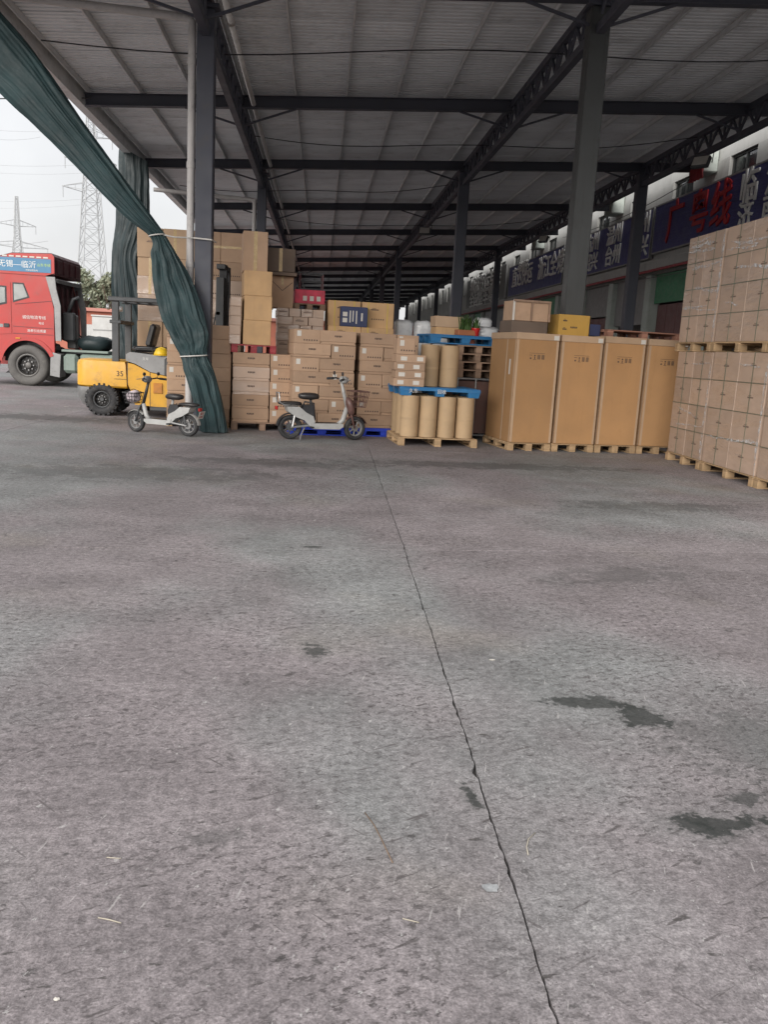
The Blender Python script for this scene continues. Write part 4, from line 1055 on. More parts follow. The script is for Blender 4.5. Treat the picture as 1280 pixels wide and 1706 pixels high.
# overhead guard
for s_ in (-1, 1):
    gp = ob('guard_post', None, fk)
    MB().box(.64, .76, s_ * (hw - .06) - .035, s_ * (hw - .06) + .035, .93, 2.0, .01).build('rear_post', DKG, gp)
    MB().tube([(2.14, s_ * (hw - .06), .75), (1.98, s_ * (hw - .06), 1.95)], .04, 6).build('front_post', DKG, gp)
MB().box(.6, .8, -hw + .02, hw - .02, 1.62, 1.68, .01).build('rear_crossbar', DKG, fk)
for s_ in (-1, 1): MB().box(.58, 2.0, s_ * (hw - .04) - .04, s_ * (hw - .04) + .04, 2.0, 2.08, .015).build('guard_rail', DKG, fk)
for k in range(7): MB().box(.62 + k * .22, .66 + k * .22, -hw + .08, hw - .08, 2.03, 2.07, .006).build('guard_bar', DKG, fk)
# mast, carriage, forks
for s_ in (-1, 1):
    MB().box(2.42, 2.56, s_ * .36 - .05, s_ * .36 + .05, .12, 2.52, .008).build('outer_upright', DKG, fk)
    MB().box(2.46, 2.6, s_ * .26 - .04, s_ * .26 + .04, .16, 2.74, .008).build('inner_upright', BLK, fk)
    MB().tube([(2.5, s_ * .16, .2), (2.5, s_ * .16, 2.5)], .035, 8).build('lift_cylinder', GRY, fk)
    MB().box(2.72, 2.76, s_ * .25 - .06, s_ * .25 + .06, .08, .62, .004).build('fork_shank', BLK, fk)
    MB().box(2.72, 3.75, s_ * .25 - .06, s_ * .25 + .06, .05, .085, .004).build('fork_tine', BLK, fk)
MB().box(2.42, 2.58, -.41, .41, 2.66, 2.745, .008).build('mast_top_bar', DKG, fk)
MB().box(2.42, 2.5, -.41, .41, 1.86, 1.93, .008).build('mast_cross_bar', BLK, fk)
MB().box(2.62, 2.7, -.5, .5, .3, .42, .008).build('carriage', BLK, fk); MB().box(2.62, 2.7, -.5, .5, .55, .64, .008).build('carriage', BLK, fk)
wheel(fk, (.46, -hw + .09, .285), .285, .2, .15, RUB, DKG, lugs=20); wheel(fk, (.46, hw - .09, .285), .285, .2, .15, RUB, DKG, lugs=20)
wheel(fk, (2.08, -hw + .12, .36), .36, .26, .2, RUB, DKG, lugs=22); wheel(fk, (2.08, hw - .12, .36), .36, .26, .2, RUB, DKG, lugs=22)
text('35', .13, LETR if False else INK, 'number', fk, (.78, -hw - .003, .75), (pi / 2, 0, 0), .002)
text('叉车', .055, LETW, 'lettering', fk, (1.22, -hw + .027, 1.03), (pi / 2, 0, 0), .001)
MB().box(.68, .9, -hw - .003, -hw + .0, .655, .663).build('number_underline', INK, fk)
for (x0, z0, x1, z1) in ((.905, .96, .905, .56), (1.3, .8, 1.3, .2), (1.75, .74, 1.75, .18)):
    MB().tube([(x0, -hw + .018, z0), (x1, -hw + .018, z1)], .006, 4).build('panel_seam', DKG, fk)
MB().box(1.36, 1.52, -hw - .0, -hw + .021, .44, .62, .006).build('vent_panel', mat('forklift_orange', (.5, .2, .03), .5, 0, .15, 6, dirt=.3), fk)
for s_ in (-1, 1):
    MB().lathe([(.0, 0), (.05, .0), (.055, .03), (.04, .05), (0, .05)], 14, Matrix.Translation((.59, s_ * (hw - .08), 1.9)) @ Matrix.Rotation(-pi / 2, 4, 'Y')).build('work_lamp', CHR, fk)
    MB().tube([(2.1, s_ * .2, .8), (2.3, s_ * .3, 1.3), (2.46, s_ * .22, 2.2), (2.5, s_ * .2, 2.6)], .014, 6).build('hydraulic_hose', BLK, fk, 'all')
MB().tube([(1.0, -hw + .2, 1.12), (1.02, -hw + .18, 1.22), (1.3, -hw + .18, 1.23), (1.32, -hw + .2, 1.12)], .014, 6).build('hip_rail', DKG, fk, 'all')
# hard hat left on the hood
hh = thing('hard_hat', 'yellow safety helmet lying on the forklift beside the seat', 'helmet', (-2.82, 15.6, 1.105))
prof = [(.135 * cos(a), .01 + .125 * sin(a)) for a in [pi / 2 * k / 8 for k in range(9)]]
m_ = MB().lathe(prof, 24); m_.build('shell', YELH, hh, 'all')
MB().lathe([(.125, 0), (.165, .0), (.165, .008), (.13, .014)], 24).build('brim', YELH, hh, True)
MB().tube([(-.1, 0, .095), (-.05, 0, .125), (0, 0, .14), (.05, 0, .125), (.1, 0, .095)], .012, 6).build('ridge', YELH, hh, 'all')

# ---------------------------------------------------------------- electric scooters (local +x is forward)
def blob(m, cx, cy, cz, rx, ry, rz, n=14, k=7, pw=2.6, M=None):
    vs = []; fs = []
    e = lambda v: (abs(v) ** (2 / pw)) * (1 if v >= 0 else -1)
    for i in range(k + 1):
        b = -pi / 2 + pi * i / k
        for j in range(n):
            a = 2 * pi * j / n; vs.append((cx + rx * e(cos(b)) * e(cos(a)), cy + ry * e(cos(b)) * e(sin(a)), cz + rz * e(sin(b))))
    for i in range(k):
        for j in range(n): fs.append((i * n + j, i * n + (j + 1) % n, (i + 1) * n + (j + 1) % n, (i + 1) * n + j))
    return m.add(vs, fs, M)
def scooter(label, loc, rz, style):
    s = thing('electric_scooter', label, 'scooter', loc, rz)
    fx = 1.04; steer = .25 if style == 2 else -.15
    wheel(s, (0, 0, .185), .185, .085, .125, RUB, DKG if style == 2 else GRY, spokes=7, hub=.06)
    fwr = ob('front_wheel', None, s, (fx, 0, .185), (0, 0, 0)); fwr.rotation_euler = (0, 0, steer)
    w_ = wheel(s, (fx, 0, .185), .185, .075, .125, RUB, GRY, spokes=7, hub=.05); w_.rotation_euler = (pi / 2, 0, steer)
    bpy.data.objects.remove(fwr)
    body = WHITES
    MB().tube([(fx - .02, -.06, .19), (fx - .1, -.055, .46), (fx - .13, 0, .5), (fx - .1, .055, .46), (fx - .02, .06, .19)], .017, 8).build('fork', DKG if style == 1 else BROWNP, s, 'all')
    MB().tube([(fx - .12, 0, .44), (fx - .2, 0, .72), (fx - .245, 0, .9)], [.03, .028, .022], 10).build('steering_stem', body if style == 2 else BLK, s, 'all')
    MB().tube([(fx - .14, 0, .5), (fx - .2, 0, .3), (fx - .27, 0, .235)], [.035, .04, .04], 10).build('down_tube', body, s, 'all')
    MB().tube([(fx - .34, -.31, .93), (fx - .27, -.2, .945), (fx - .24, -.08, .93), (fx - .24, .08, .93), (fx - .27, .2, .945), (fx - .34, .31, .93)], .012, 8).build('handlebar', BLK, s, 'all')
    for k in (-1, 1):
        MB().tube([(fx - .30, k * .25, .937), (fx - .37, k * .36, .925)], .02, 8).build('grip', RUB, s, True)
        MB().tube([(fx - .26, k * .2, .94), (fx - .2, k * .3, .93)], .006, 5).build('brake_lever', CHR, s)
    blob(MB(), fx - .215, 0, .925, .06, .1, .06).build('headlamp_shell', body if style == 2 else GRY, s, 'all')
    MB().lathe([(.042, 0), (.042, .02), (.03, .028), (0, .03)], 16, Matrix.Translation((fx - .165, 0, .925)) @ Matrix.Rotation(pi / 2, 4, 'Y')).build('headlamp', CHR, s, True)
    # front fender
    m = MB(); n0 = 11
    for i in range(n0):
        a = radians(20 + 120 * i / (n0 - 1))
        for y_ in (-.055, -.03, .03, .055):
            r_ = .205 - (.012 if abs(y_) > .04 else 0); m.v.append((fx + r_ * cos(a), y_, .185 + r_ * sin(a)))
    for i in range(n0 - 1):
        for j in range(3): m.f.append((i * 4 + j, i * 4 + j + 1, i * 4 + 5 + j, i * 4 + 4 + j))
    m.build('front_fender', body if style == 1 else BROWNP, s, 'all')
    # footboard and rear body
    MB().prism([(.30, .2), (.34, .17), (fx - .28, .17), (fx - .22, .21), (fx - .22, .25), (fx - .3, .26), (.36, .255), (.28, .28)], -.115, .115).build('footboard', body, s)
    MB().box(.33, fx - .29, -.10, .10, .2555, .262, .002).build('foot_mat', BLK, s)
    MB().prism([(-.05, .42), (.08, .34), (.2, .3), (.3, .2), (.37, .27), (.34, .36), (.22, .42), (.12, .5), (-.08, .5)], -.105, .105).build('rear_cowl', body, s)
    MB().prism([(.14, .30), (.34, .285), (.37, .42), (.33, .53), (.17, .53)], -.085, .085).build('battery_box', BLK, s)
    for k in (-1, 1): MB().tube([(0, k * .075, .185), (.3, k * .085, .22)], .016, 6).build('swing_arm', GRY, s); MB().tube([(.02, k * .08, .2), (.06, k * .085, .43)], .02, 8).build('shock_absorber', CHR if style == 2 else DKG, s)
    m = MB(); n0 = 11
    for i in range(n0):
        a = radians(50 + 125 * i / (n0 - 1))
        for y_ in (-.06, -.035, .035, .06):
            r_ = .215 - (.012 if abs(y_) > .04 else 0); m.v.append((r_ * cos(a), y_, .185 + r_ * sin(a)))
    for i in range(n0 - 1):
        for j in range(3): m.f.append((i * 4 + j, i * 4 + j + 1, i * 4 + 5 + j, i * 4 + 4 + j))
    m.build('rear_fender', body if style == 1 else BLK, s, 'all')
    MB().tube([(.36, 0, .3), (.31, 0, .62)], .022, 8).build('seat_post', body if style == 1 else DKG, s)
    m = blob(MB(), .28, 0, .66, .17, .1, .055); m.build('saddle', LEATH, s, 'all')
    blob(MB(), -.01, 0, .545, .19, .095, .035).build('pillion_seat', LEATH, s, 'all')
    if style == 2:
        MB().tube([(.14, -.09, .52), (-.12, -.09, .52), (-.19, -.09, .56), (-.2, -.09, .7), (-.2, .09, .7), (-.19, .09, .56), (-.12, .09, .52), (.14, .09, .52)], .011, 6).build('back_rail', CHR, s, 'all')
        MB().tube([(.37, -.08, .3), (.34, -.085, .56), (.2, -.085, .58), (.16, -.085, .5)], .014, 6).build('frame_tube', BLK, s, 'all')
        # boarded basket with a brown front shell
        bk = ob('basket', None, s, (fx + .02, 0, .52), steer * .5)
        m = MB()
        for z, k in ((.0, .72), (.08, .8), (.16, .9), (.24, 1.0)):
            m.tube([(-.11 * k, -.15 * k, z), (.14 * k, -.15 * k, z), (.14 * k, .15 * k, z), (-.11 * k, .15 * k, z)], .006 if z < .2 else .011, 5, closed=True)
        for t in range(6):
            for sx in (-1, 1):
                y_ = -.15 + .06 * t; x_ = -.11 if sx < 0 else .14
                m.tube([(x_ * .72, y_ * .72, 0), (x_, y_, .24)], .005, 4)
        for t in range(4):
            for sy in (-1, 1):
                x_ = -.11 + .0833 * t; m.tube([(x_ * .72, sy * .15 * .72, 0), (x_, sy * .15, .24)], .005, 4)
        m.build('basket_wire', BROWNP, bk)
        blob(MB(), 0, 0, 0, .06, .12, .15, M=Matrix.Translation((fx - .1, 0, .52)) @ Matrix.Rotation(-.3, 4, 'Y')).build('front_shell', BROWNP, s, 'all')
    else:
        bk = ob('basket', None, s, (fx + .06, 0, .5), 0)
        m = MB()
        for z, k in ((.0, .75), (.06, .82), (.12, .9), (.18, 1.0)):
            m.tube([(-.11 * k, -.14 * k, z), (.13 * k, -.14 * k, z), (.13 * k, .14 * k, z), (-.11 * k, .14 * k, z)], .005 if z < .15 else .009, 5, closed=True)
        for t in range(6):
            for sx in (-1, 1):
                y_ = -.14 + .056 * t; x_ = -.11 if sx < 0 else .13
                m.tube([(x_ * .75, y_ * .75, 0), (x_, y_, .18)], .005, 4)
        for t in range(5):
            for sy in (-1, 1):
                x_ = -.11 + .06 * t; m.tube([(x_ * .75, sy * .14 * .75, 0), (x_, sy * .14, .18)], .005, 4)
        m.build('basket_wire', BLK, bk)
        MB().tube([(-.1, -.14, .18), (0, 0, .24), (.13, .14, .18)], .006, 5).build('elastic_cord', BLK, bk)
        pl = ob('number_plate', None, s, (-.24, 0, .38), (0, -.35, 0)); MB().box(-.004, 0, -.09, .09, -.07, .07, .002).build('plate', PAPER, pl)
        text('临沂', .05, LETR, 'lettering', pl, (-.0055, 0, .03), (pi / 2, 0, -pi / 2), .0008); text('52807', .05, LETR, 'lettering', pl, (-.0055, 0, -.03), (pi / 2, 0, -pi / 2), .0008)
    MB().box(-.235, -.2, -.05, .05, .44, .5, .012).build('tail_lamp', mat('tail_lamp_red', (.4, .02, .02), .2, 0, .05, 5) if 'tail_lamp_red' not in bpy.data.materials else bpy.data.materials['tail_lamp_red'], s)
    MB().tube([(.22, -.05, .19), (.14, -.13, .06), (.12, -.19, .012)], .012, 6).build('side_stand', GRY, s)
    for k in (-1, 1): MB().tube([(.3, k * .1, .2), (.32, k * .19, .2)], .014, 6).build('pedal', BLK, s)
    for k in (-1, 1):
        m = MB().tube([(fx - .28, k * .19, .94), (fx - .3, k * .21, 1.0)], .005, 5)
        if style == 1 or k: blob(m, fx - .3, k * .215, 1.02, .012, .045, .03); m.build('mirror', BLK, s, 'all')
    return s
s1 = scooter('white scooter with a full wire basket, facing left before the forklift', (-1.9, 12.72, 0), radians(180 - 22), 1); s1.scale = (.86, .86, .86)
s2 = scooter('white and brown scooter facing right before the carton stacks', (-.42, 12.98, 0), radians(16), 2)
# bag in the basket of the left scooter
a = radians(180 - 22); bx, by = -1.9 + cos(a) * .946, 12.72 + sin(a) * .946
m_ = MB(); blob(m_, 0, 0, .09, .095, .1, .09, 20, 10)
m_.v = [(x * (1 + .15 * mnoise.noise((x * 14, y * 14, z * 14))), y * (1 + .15 * mnoise.noise((y * 14, z * 14, x * 14 + 3))), z * (1 + .12 * mnoise.noise((x * 12, y * 12, z * 12 + 7)))) for x, y, z in m_.v]
bagm = mat('patterned_bag', (.55, .47, .5), .6, 0, .4, 14, dirt=.5, dirtcol=(.2, .13, .2))
tag(m_.build('cloth_bag', bagm, None, 'all', loc=(bx, by, .437), rot=a), 'pale patterned bag stuffed into the left scooter\'s wire basket', 'bag')

# ---------------------------------------------------------------- red tractor unit (nose towards -x)
tk = thing('tractor_truck', 'red semi-trailer tractor with blue banner over the cab, parked in the open yard', 'truck', (-6.95, 23.1, 0))
WX = -.68
arc = lambda r, a0, a1, n=14: [(WX + r * cos(radians(a0 + (a1 - a0) * k / n)), .53 + r * sin(radians(a0 + (a1 - a0) * k / n))) for k in range(n + 1)]
poly = [(-2.35, .72), (-2.3, .45)] + [(-1.42, .45)] + arc(.72, 175, 20) + [(.02, .78), (.02, 2.0), (-.03, 2.25), (-.17, 2.82), (-1.75, 2.84), (-2.15, 2.2), (-2.4, 1.5)]
MB().prism(poly, 0, .12).build('cab_side', REDT, tk)
MB().prism(poly, 2.36, 2.48).build('cab_side', REDT, tk)
MB().prism([(-2.33, .75), (-2.33, 1.2), (-1.5, 1.2), (-1.4, 1.27), (.0, 1.27), (.0, 2.0), (-.05, 2.25), (-.19, 2.8), (-1.74, 2.82), (-2.13, 2.2), (-2.38, 1.5)], .121, 2.359).build('cab_shell', MAR, tk)
# wheel arch lip
m_ = MB(); A = arc(.74, 172, 22, 18); B_ = arc(.64, 172, 22, 18)
m_.prism(A + B_[::-1], -.03, -.0005); m_.build('arch_lip', REDT, tk)
m_ = MB().prism([(-.95, .6)] + arc(.62, 150, 30, 12)[0:0] + [(-1.35, .62), (-1.3, 1.1), (-.68, 1.26), (-.1, 1.1), (0, .62), (-.05, .3), (-1.35, .3)], .3, .9); m_.build('wheel_well', BLK, tk)
door = MB().prism([(-1.95, 1.15), (-1.36, 1.3), (-1.05, 1.33), (-1.05, 2.62), (-1.72, 2.62), (-2.0, 2.15)], -.012, -.0008).build('door', REDT, tk)
MB().prism([(-1.92, 1.88), (-1.15, 2.08), (-1.15, 2.52), (-1.68, 2.54), (-1.9, 2.15)], -.018, -.0125).build('window_frame', BLK, door)
MB().prism([(-1.88, 1.93), (-1.19, 2.12), (-1.19, 2.48), (-1.66, 2.5), (-1.86, 2.15)], -.021, -.0185).build('window_pane', GLASS, door)
MB().box(-1.24, -1.1, -.035, -.0125, 1.48, 1.58, .01).build('handle', BLK, door)
MB().box(-1.6, -1.26, -.016, -.0125, 1.48, 1.56).build('emblem_strip', GRY, door)
sw = MB().prism([(-1.0, 2.12), (-.58, 2.26), (-.72, 2.62), (-1.0, 2.62)], -.006, -.0008).build('sleeper_window', BLK, tk)
MB().prism([(-.97, 2.17), (-.63, 2.28), (-.74, 2.58), (-.97, 2.58)], -.009, -.0065).build('window_pane', GLASS, sw)
m_ = MB()
for (x0, z0, x1, z1) in ((-1.02, 1.52, .0, 1.5), (-1.02, 1.34, .0, 1.34), (-.95, 2.08, -.03, 2.2)):
    MB().tube([(x0, -.002, z0), (x1, -.002, z1)], .008, 4).build('panel_seam', MAR, tk)
text('诚信物流专线', .1, LETW, 'lettering', tk, (-.48, -.003, 1.76), (pi / 2, 0, 0), .001); text('电话', .07, LETW, 'lettering', tk, (-.3, -.003, 1.62), (pi / 2, 0, 0), .001)
text('准牵引总质量', .08, LETW, 'lettering', tk, (-.42, -.003, 1.42), (pi / 2, 0, 0), .001)
# roof deflector with the blue banner
MB().prism([(-2.05, 2.86), (.05, 2.86), (.05, 3.32), (-.02, 3.4), (-1.0, 3.36), (-1.7, 3.15)], .02, 2.46).build('roof_deflector', MAR, tk)
MB().prism([(-1.75, 2.845), (-.17, 2.825), (.06, 2.9), (.06, 3.3), (.0, 3.38), (-1.0, 3.34), (-1.6, 3.14)], -.02, .0195).build('deflector_side', REDT, tk)
bn = MB().box(-1.6, -.02, -.028, -.0205, 2.9, 3.24).build('banner', BANB, tk)
text('无锡—临沂', .19, LETW, 'lettering', bn, (-.86, -.03, 3.07), (pi / 2, 0, 0), .001); text('山东专线', .085, LETY, 'lettering', bn, (-.2, -.03, 3.08), (pi / 2, 0, 0), .001)
text('中转全国各地', .05, LETW, 'lettering', bn, (-.5, -.03, 2.94), (pi / 2, 0, 0), .001)
for k in range(8): MB().box(-1.4 + k * .17, -1.28 + k * .17, -.03, -.021, 3.255, 3.29).build('marker_lamp', PAPER, tk)
# rear wall of the cab with ribs, and side fairings
for y_ in (.3, .75, 1.2, 1.65, 2.1): MB().box(.0, .03, y_, y_ + .12, 1.3, 2.6, .008).build('back_rib', MAR, tk)
for y_ in (.25, .8, 1.35, 1.9): MB().box(.051, .075, y_, y_ + .35, 2.92, 3.26, .01).build('back_rib', MAR, tk)
MB().box(.02, .08, .15, 2.3, 2.68, 2.78, .01).build('back_rail', GRY, tk)
for y_ in (.0, 2.42): MB().prism([(-.16, 2.81), (.07, 2.81), (.1, 2.5), (.2, 2.1), (.2, 1.2), (.06, 1.2), (.04, 2.05)], y_ - .03, y_ + .03).build('side_fairing', GRY, tk)
MB().box(.08, .4, .5, .7, 1.2, 1.95, .04).build('intake_stack', DKG, tk); MB().box(.1, .35, .85, 1.1, 1.0, 1.9, .03).build('filter_box', GRY, tk)
for k in range(3): MB().tube([(.1, 1.0 + .3 * k, 1.5), (.45, 1.0 + .3 * k, 1.15), (.8, 1.1 + .25 * k, 1.3), (1.1, 1.2, 1.05)], .02, 6).build('air_hose', BLK, tk, 'all')
m_ = MB(); blob(m_, .85, .9, 1.16, .45, .55, .2, 18, 9)
m_.v = [(x, y, z + .06 * mnoise.noise((x * 5, y * 5, 1))) for x, y, z in m_.v]; m_.build('folded_cover', TARPB, tk, 'all')
for y_ in (.85, 1.55): MB().box(-1.8, 4.6, y_, y_ + .09, .72, .98, .006).build('chassis_rail', DKG, tk)
MB().box(.2, 1.4, -.02, .5, .93, .99, .01).build('walkway', TANK, tk)
MB().box(.24, .62, -.05, .55, .38, .88, .08).build('fuel_tank', TANK, tk); MB().box(.66, 1.6, .0, .6, .45, .9, .06).build('fuel_tank', TANK, tk)
MB().prism([(-.1, .3), (.14, .26), (.18, .85), (-.02, .9), (-.08, .75)], -.02, .5).build('mud_guard', GRY, tk)
MB().box(2.3, 3.3, .75, 1.75, 1.0, 1.12, .04).build('fifth_wheel', DKG, tk)
for y_ in (.12, 2.36): wheel(tk, (WX, y_ + (.05 if y_ < 1 else -.05), .53), .53, .32, .3, RUBG, RIMS)
for x_ in (2.3, 3.65):
    for y_ in (.25, 2.2): wheel(tk, (x_, y_, .53), .53, .5, .3, RUBG, GRY)

for y_ in (-.25,):
    mr = ob('mirror_arm', None, tk, (-1.9, y_, 0)); MB().tube([(0, .24, 2.4), (-.1, 0, 2.45), (-.1, 0, 2.0), (0, .24, 1.9)], .02, 6).build('arm', BLK, mr, 'all'); MB().box(-.18, -.06, -.12, .12, 1.95, 2.4, .03).build('mirror_shell', BLK, mr)
MB().box(-.95, -.83, -.045, -.0305, 1.2, 1.235, .008).build('side_marker', mat('amber_lens', (.6, .25, .02), .3, 0, .05, 5), tk)
for z_ in (.5, .75): MB().box(-2.2, -1.5, -.06, .1, z_, z_ + .05, .01).build('cab_step', DKG, tk)
MB().tube([(.2, .6, 1.9), (.35, .6, 2.3), (.5, .62, 2.35)], .05, 8).build('exhaust_elbow', DKG, tk, 'all')

# ---------------------------------------------------------------- beyond the yard: van body, cladding, trees, pylons, lines
bx_ = thing('box_trailer', 'white box trailer parked in the open yard behind the red truck', 'trailer', (-9.3, 36, 0))
MB().box(0, 5.5, 0, 2.4, .55, 2.15, .03).build('box_body', WHITE, bx_)
for z in (.9, 1.25, 1.6): MB().box(.05, 5.45, -.02, -.001, z, z + .04).build('side_rail', GRY, bx_)
MB().box(-.03, 5.53, -.03, 2.43, 2.151, 2.21, .01).build('roof_edge', WHITE, bx_)
for x_ in (1.2, 4.2): wheel(bx_, (x_, .15, .42), .42, .25, .24, RUBG, GRY); wheel(bx_, (x_, 2.25, .42), .42, .25, .24, RUBG, GRY)
rc = thing('yard_shed', 'low faded red clad shed far behind the red truck', 'shed', (-26, 52, 0))
m_ = MB()
MB().box(0, 40, 0, 5, 0, 2.75, .02).build('wall', ORNG, rc)
for k in range(100): pass
m_ = MB().prism([(0, 2.76), (0, 2.9), (.02, 2.9), (.02, 2.76)], 0, 1)
MB().box(-.2, 40.2, -.25, 5.2, 2.751, 2.95, .02).build('roof', mat('faded_pink_roof', (.45, .2, .16), .7, 0, .1, 1), rc)
for k in range(14): MB().box(1 + k * 2.8, 1.9 + k * 2.8, -.02, -.001, .9, 2.0).build('panel', WHITED, rc)
def tree(label, x, y, h, rad, seed, ln):
    rr = random.Random(seed); t = thing('roadside_tree', label, 'tree', (x, y, 0), 0, 'trees beyond the yard')
    m = MB(); m.tube([(0, 0, 0), (.1, .05, h * .35), (.05, 0, h * .6), (0, 0, h * .9)], [.22, .16, .1, .03], 7)
    for k in range(6):
        a = rr.uniform(0, 6.3); z0 = h * rr.uniform(.3, .6); m.tube([(0, 0, z0), (cos(a) * rad * .5, sin(a) * rad * .5, z0 + h * .15), (cos(a) * rad * .8, sin(a) * rad * .8, z0 + h * .3)], [.07, .05, .02], 5)
    m.build('trunk', BARK, t, True)
    lf = MB(); clumps = [(rr.gauss(0, rad * .42), rr.gauss(0, rad * .42), h * rr.uniform(.28, .98), rr.uniform(.35, .8) * rad * .55) for _ in range(26)]
    for k in range(ln):
        cx, cy, cz_, cr_ = clumps[k % len(clumps)]
        while True:
            v = Vector((rr.uniform(-1, 1), rr.uniform(-1, 1), rr.uniform(-1, 1)))
            if .2 < v.length < 1: break
        c = Vector((cx, cy, cz_)) + v * cr_; s_ = rr.uniform(.09, .2)
        a = Vector((rr.gauss(0, 1), rr.gauss(0, 1), rr.gauss(0, 1))).normalized(); b = a.orthogonal().normalized(); d = a.cross(b)
        n0 = len(lf.v); lf.v += [tuple(c + b * s_), tuple(c + d * s_ * .5), tuple(c - b * s_), tuple(c - d * s_ * .5)]; lf.f.append((n0, n0 + 1, n0 + 2, n0 + 3))
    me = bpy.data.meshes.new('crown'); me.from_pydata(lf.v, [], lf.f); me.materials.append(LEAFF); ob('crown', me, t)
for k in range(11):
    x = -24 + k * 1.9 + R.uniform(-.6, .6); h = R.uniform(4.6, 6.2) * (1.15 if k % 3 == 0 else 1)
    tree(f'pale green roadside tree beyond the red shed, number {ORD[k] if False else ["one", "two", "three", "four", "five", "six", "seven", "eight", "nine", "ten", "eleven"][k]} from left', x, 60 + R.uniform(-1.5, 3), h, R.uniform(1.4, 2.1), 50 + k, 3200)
hz = MB()
def pylon(label, x, y, H_, wb, wt, arms, rz):
    p_ = thing('lattice_pylon', label, 'pylon', (x, y, 0), rz)
    W = lambda z: wb + (wt - wb) * min(1, z / (H_ * .72)) if z < H_ * .72 else wt * (1 - .55 * (z - H_ * .72) / (H_ * .28))
    for sx in (-1, 1):
        for sy in (-1, 1):
            MB().tube([(sx * W(z) / 2, sy * W(z) / 2, z) for z in (0, H_ * .36, H_ * .72, H_)], .10, 5).build('leg', LATT, p_)
    m = MB(); z = 0
    while z < H_ * .97:
        dz = max(1.1, W(z) * .75); z2 = min(H_, z + dz)
        for f in range(4):
            q_ = [(-1, -1), (1, -1), (1, 1), (-1, 1)]; a, b = q_[f], q_[(f + 1) % 4]
            A0 = (a[0] * W(z) / 2, a[1] * W(z) / 2, z); B0 = (b[0] * W(z) / 2, b[1] * W(z) / 2, z); A1 = (a[0] * W(z2) / 2, a[1] * W(z2) / 2, z2); B1 = (b[0] * W(z2) / 2, b[1] * W(z2) / 2, z2)
            m.tube([A0, B1], .05, 4); m.tube([B0, A1], .05, 4); m.tube([A1, B1], .045, 4)
        z = z2
    tag(m.build('lattice_bracing', LATT, p_), kind='stuff')
    for (za, L) in arms:
        am = MB()
        for s_ in (-1, 1):
            for sy in (-1, 1):
                am.tube([(s_ * W(za) / 2, sy * W(za) / 2, za), (s_ * L, 0, za + .3)], .06, 4); am.tube([(s_ * W(za + 1.3) / 2, sy * W(za + 1.3) / 2, za + 1.3), (s_ * L, 0, za + .3)], .06, 4)
            for t in (.3, .55, .8): am.tube([(s_ * L * t, 0, za + .1), (s_ * L * t, 0, za + 1.3 - t)], .04, 4)
            am.tube([(s_ * L * .97, 0, za + .25), (s_ * L * .97, 0, za - 1.4)], .07, 5)
        am.build('cross_arm', LATT, p_)
pylon('tall lattice pylon against the white sky beside the green curtain', -38.6, 150, 37.5, 5.2, 2.0, ((24.5, 4.6), (29, 4.2), (33, 3.6)), .5)
pylon('smaller lattice pylon at the left edge above the red truck', -67.5, 200, 30.2, 5.6, 1.2, ((19.5, 6.5), (24, 4.0)), .5)
LINES = [(-.5, 205, 130, 216, .55), (0, 220, 60, 228, .5), (0, 263, 130, 273, .55), (0, 276, 130, 287, .5), (0, 323, 140, 330, .5), (0, 335, 140, 339, .45), (0, 395, 80, 402, .9)]
def ray(u, v, y):
    X = u - 640; Y = v - 853; c, s = cos(ROLL), sin(ROLL); x = (X * c + Y * s) / 1408.8; q_ = -(-X * s + Y * c) / 1408.8
    yy = cos(PITCH) + q_ * sin(PITCH); z = -sin(PITCH) + q_ * cos(PITCH); a, b = x * cos(YAW) + yy * sin(YAW), -x * sin(YAW) + yy * cos(YAW)
    return Vector((a * y / b, y, CAM_H + z * y / b))
for k, (u0, v0, u1, v1, w_) in enumerate(LINES):
    a, b = ray(u0, v0, 148), ray(u1, v1, 152); d = b - a; a = a - d * 1.5; b = b + d * .12 if k < 6 else b
    L = [a.lerp(b, t / 16) - Vector((0, 0, 1.2 * 4 * (t / 16) * (1 - t / 16))) for t in range(17)]
    tag(MB().tube(L, .028 * w_ * 1.5, 4).build('power_line', LATT), f'faint power line across the white sky left of the pylon, {ORD[k] if k else "top"} {"from the top" if k else "one"}', 'power line', 'power lines')
a, b = ray(0, 165, 19), ray(152, 164, 19)
tag(MB().tube([a - (b - a) * .5, a, b], .012, 5).build('eave_cable', BLK), 'thin dark cable running from the eave out to the left', 'cable')

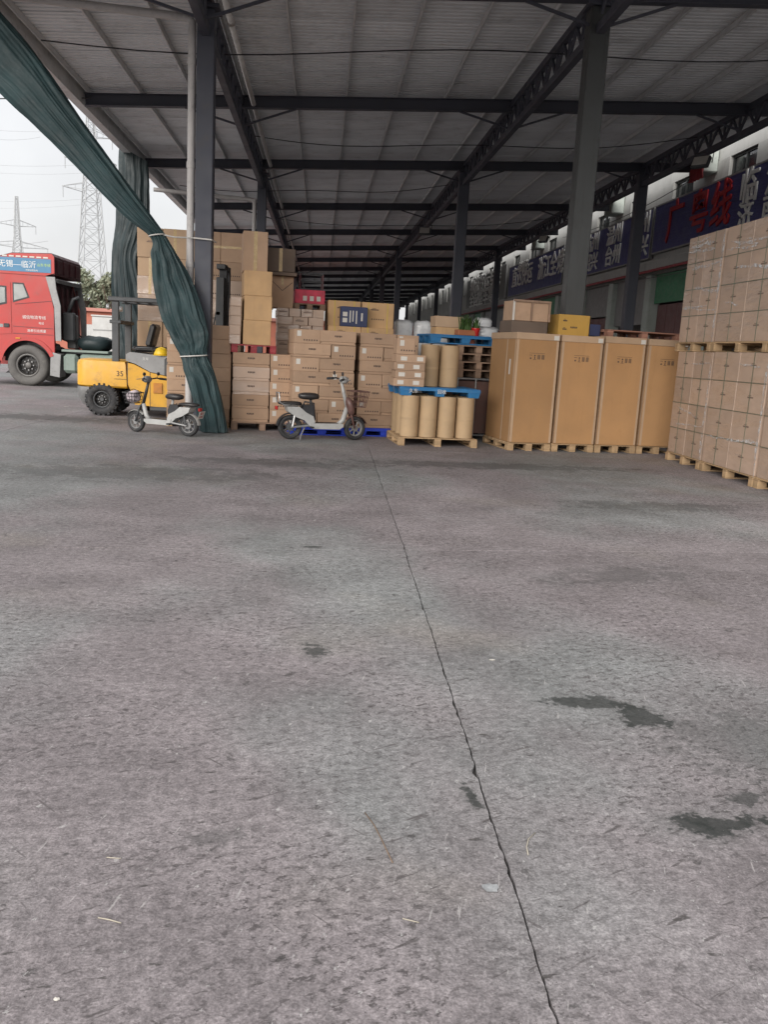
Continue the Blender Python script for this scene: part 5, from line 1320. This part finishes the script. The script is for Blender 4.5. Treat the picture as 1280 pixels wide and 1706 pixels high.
# ---------------------------------------------------------------- litter on the floor
def bit(name, label, cat, pts, r, m): tag(MB().tube([(x, y, r + .0006) for x, y in pts], r, 6).build(name, m, None, 'all'), label, cat)
STRAW = mat('pale_straw', (.42, .38, .31), .7, 0, .1, 20); TWIG = mat('brown_twig', (.2, .13, .08), .8, 0, .2, 20)
bit('straw', 'white straw lying on the floor at the lower left', 'straw', [(-.49, 1.89), (-.46, 1.882), (-.43, 1.87)], .0016, STRAW)
bit('twig', 'pale bent twig right of the joint near the bottom', 'twig', [(.65, 2.16), (.655, 2.2), (.67, 2.24), (.70, 2.275)], .0017, STRAW)
bit('wire', 'brown bent wire left of the floor joint near the bottom', 'wire', [(.19, 2.38), (.215, 2.31), (.235, 2.22), (.255, 2.12)], .0014, TWIG)
bit('matchstick', 'short pale stick left of the joint near the plastic scrap', 'stick', [(.26, 1.885), (.30, 1.87)], .0014, STRAW)
bit('splinter', 'tiny pale splinter on the floor left of the bottom centre', 'splinter', [(-.53, 2.14), (-.49, 2.135)], .0014, STRAW)
def scrap(name, label, cat, x, y, sx, sy, m, seed):
    mm = MB(); n = 12; mm.v.append((0, 0, .006))
    for k in range(n):
        a = 2 * pi * k / n; r = .7 + .45 * mnoise.noise((cos(a) * 2, sin(a) * 2, seed)); mm.v.append((cos(a) * sx * r, sin(a) * sy * r, .003 + .004 * abs(mnoise.noise((cos(a) * 3, sin(a) * 3, seed + 5)))))
    for k in range(n): mm.f.append((0, 1 + k, 1 + (k + 1) % n))
    n0 = len(mm.v); mm.v += [(v[0], v[1], v[2] - .0012) for v in mm.v]; mm.f += [tuple(i + n0 for i in f[::-1]) for f in mm.f]
    tag(mm.build(name, m, None, 'all', loc=(x, y, 0)), label, cat)
clr = mat('cloudy_plastic', (.36, .37, .38), .25, 0, .3, 40, coat=.3)
scrap('plastic_scrap', 'crumpled clear plastic scrap beside the floor joint', 'plastic scrap', .51, 2.01, .032, .026, clr, 3)
scrap('paper_scrap', 'white paper scrap on the floor at the bottom left', 'paper scrap', -.51, 1.625, .010, .006, PAPER, 8)
scrap('paper_scrap', 'tiny white paper scrap right of centre on the floor', 'paper scrap', *ray(835, 1085, 1).xy * 0 if False else (.86, 3.72), .02, .008, PAPER, 9)
scrap('paper_scrap', 'white paper scrap in the open yard before the red truck', 'paper scrap', -4.9, 17.0, .07, .05, PAPER, 11)
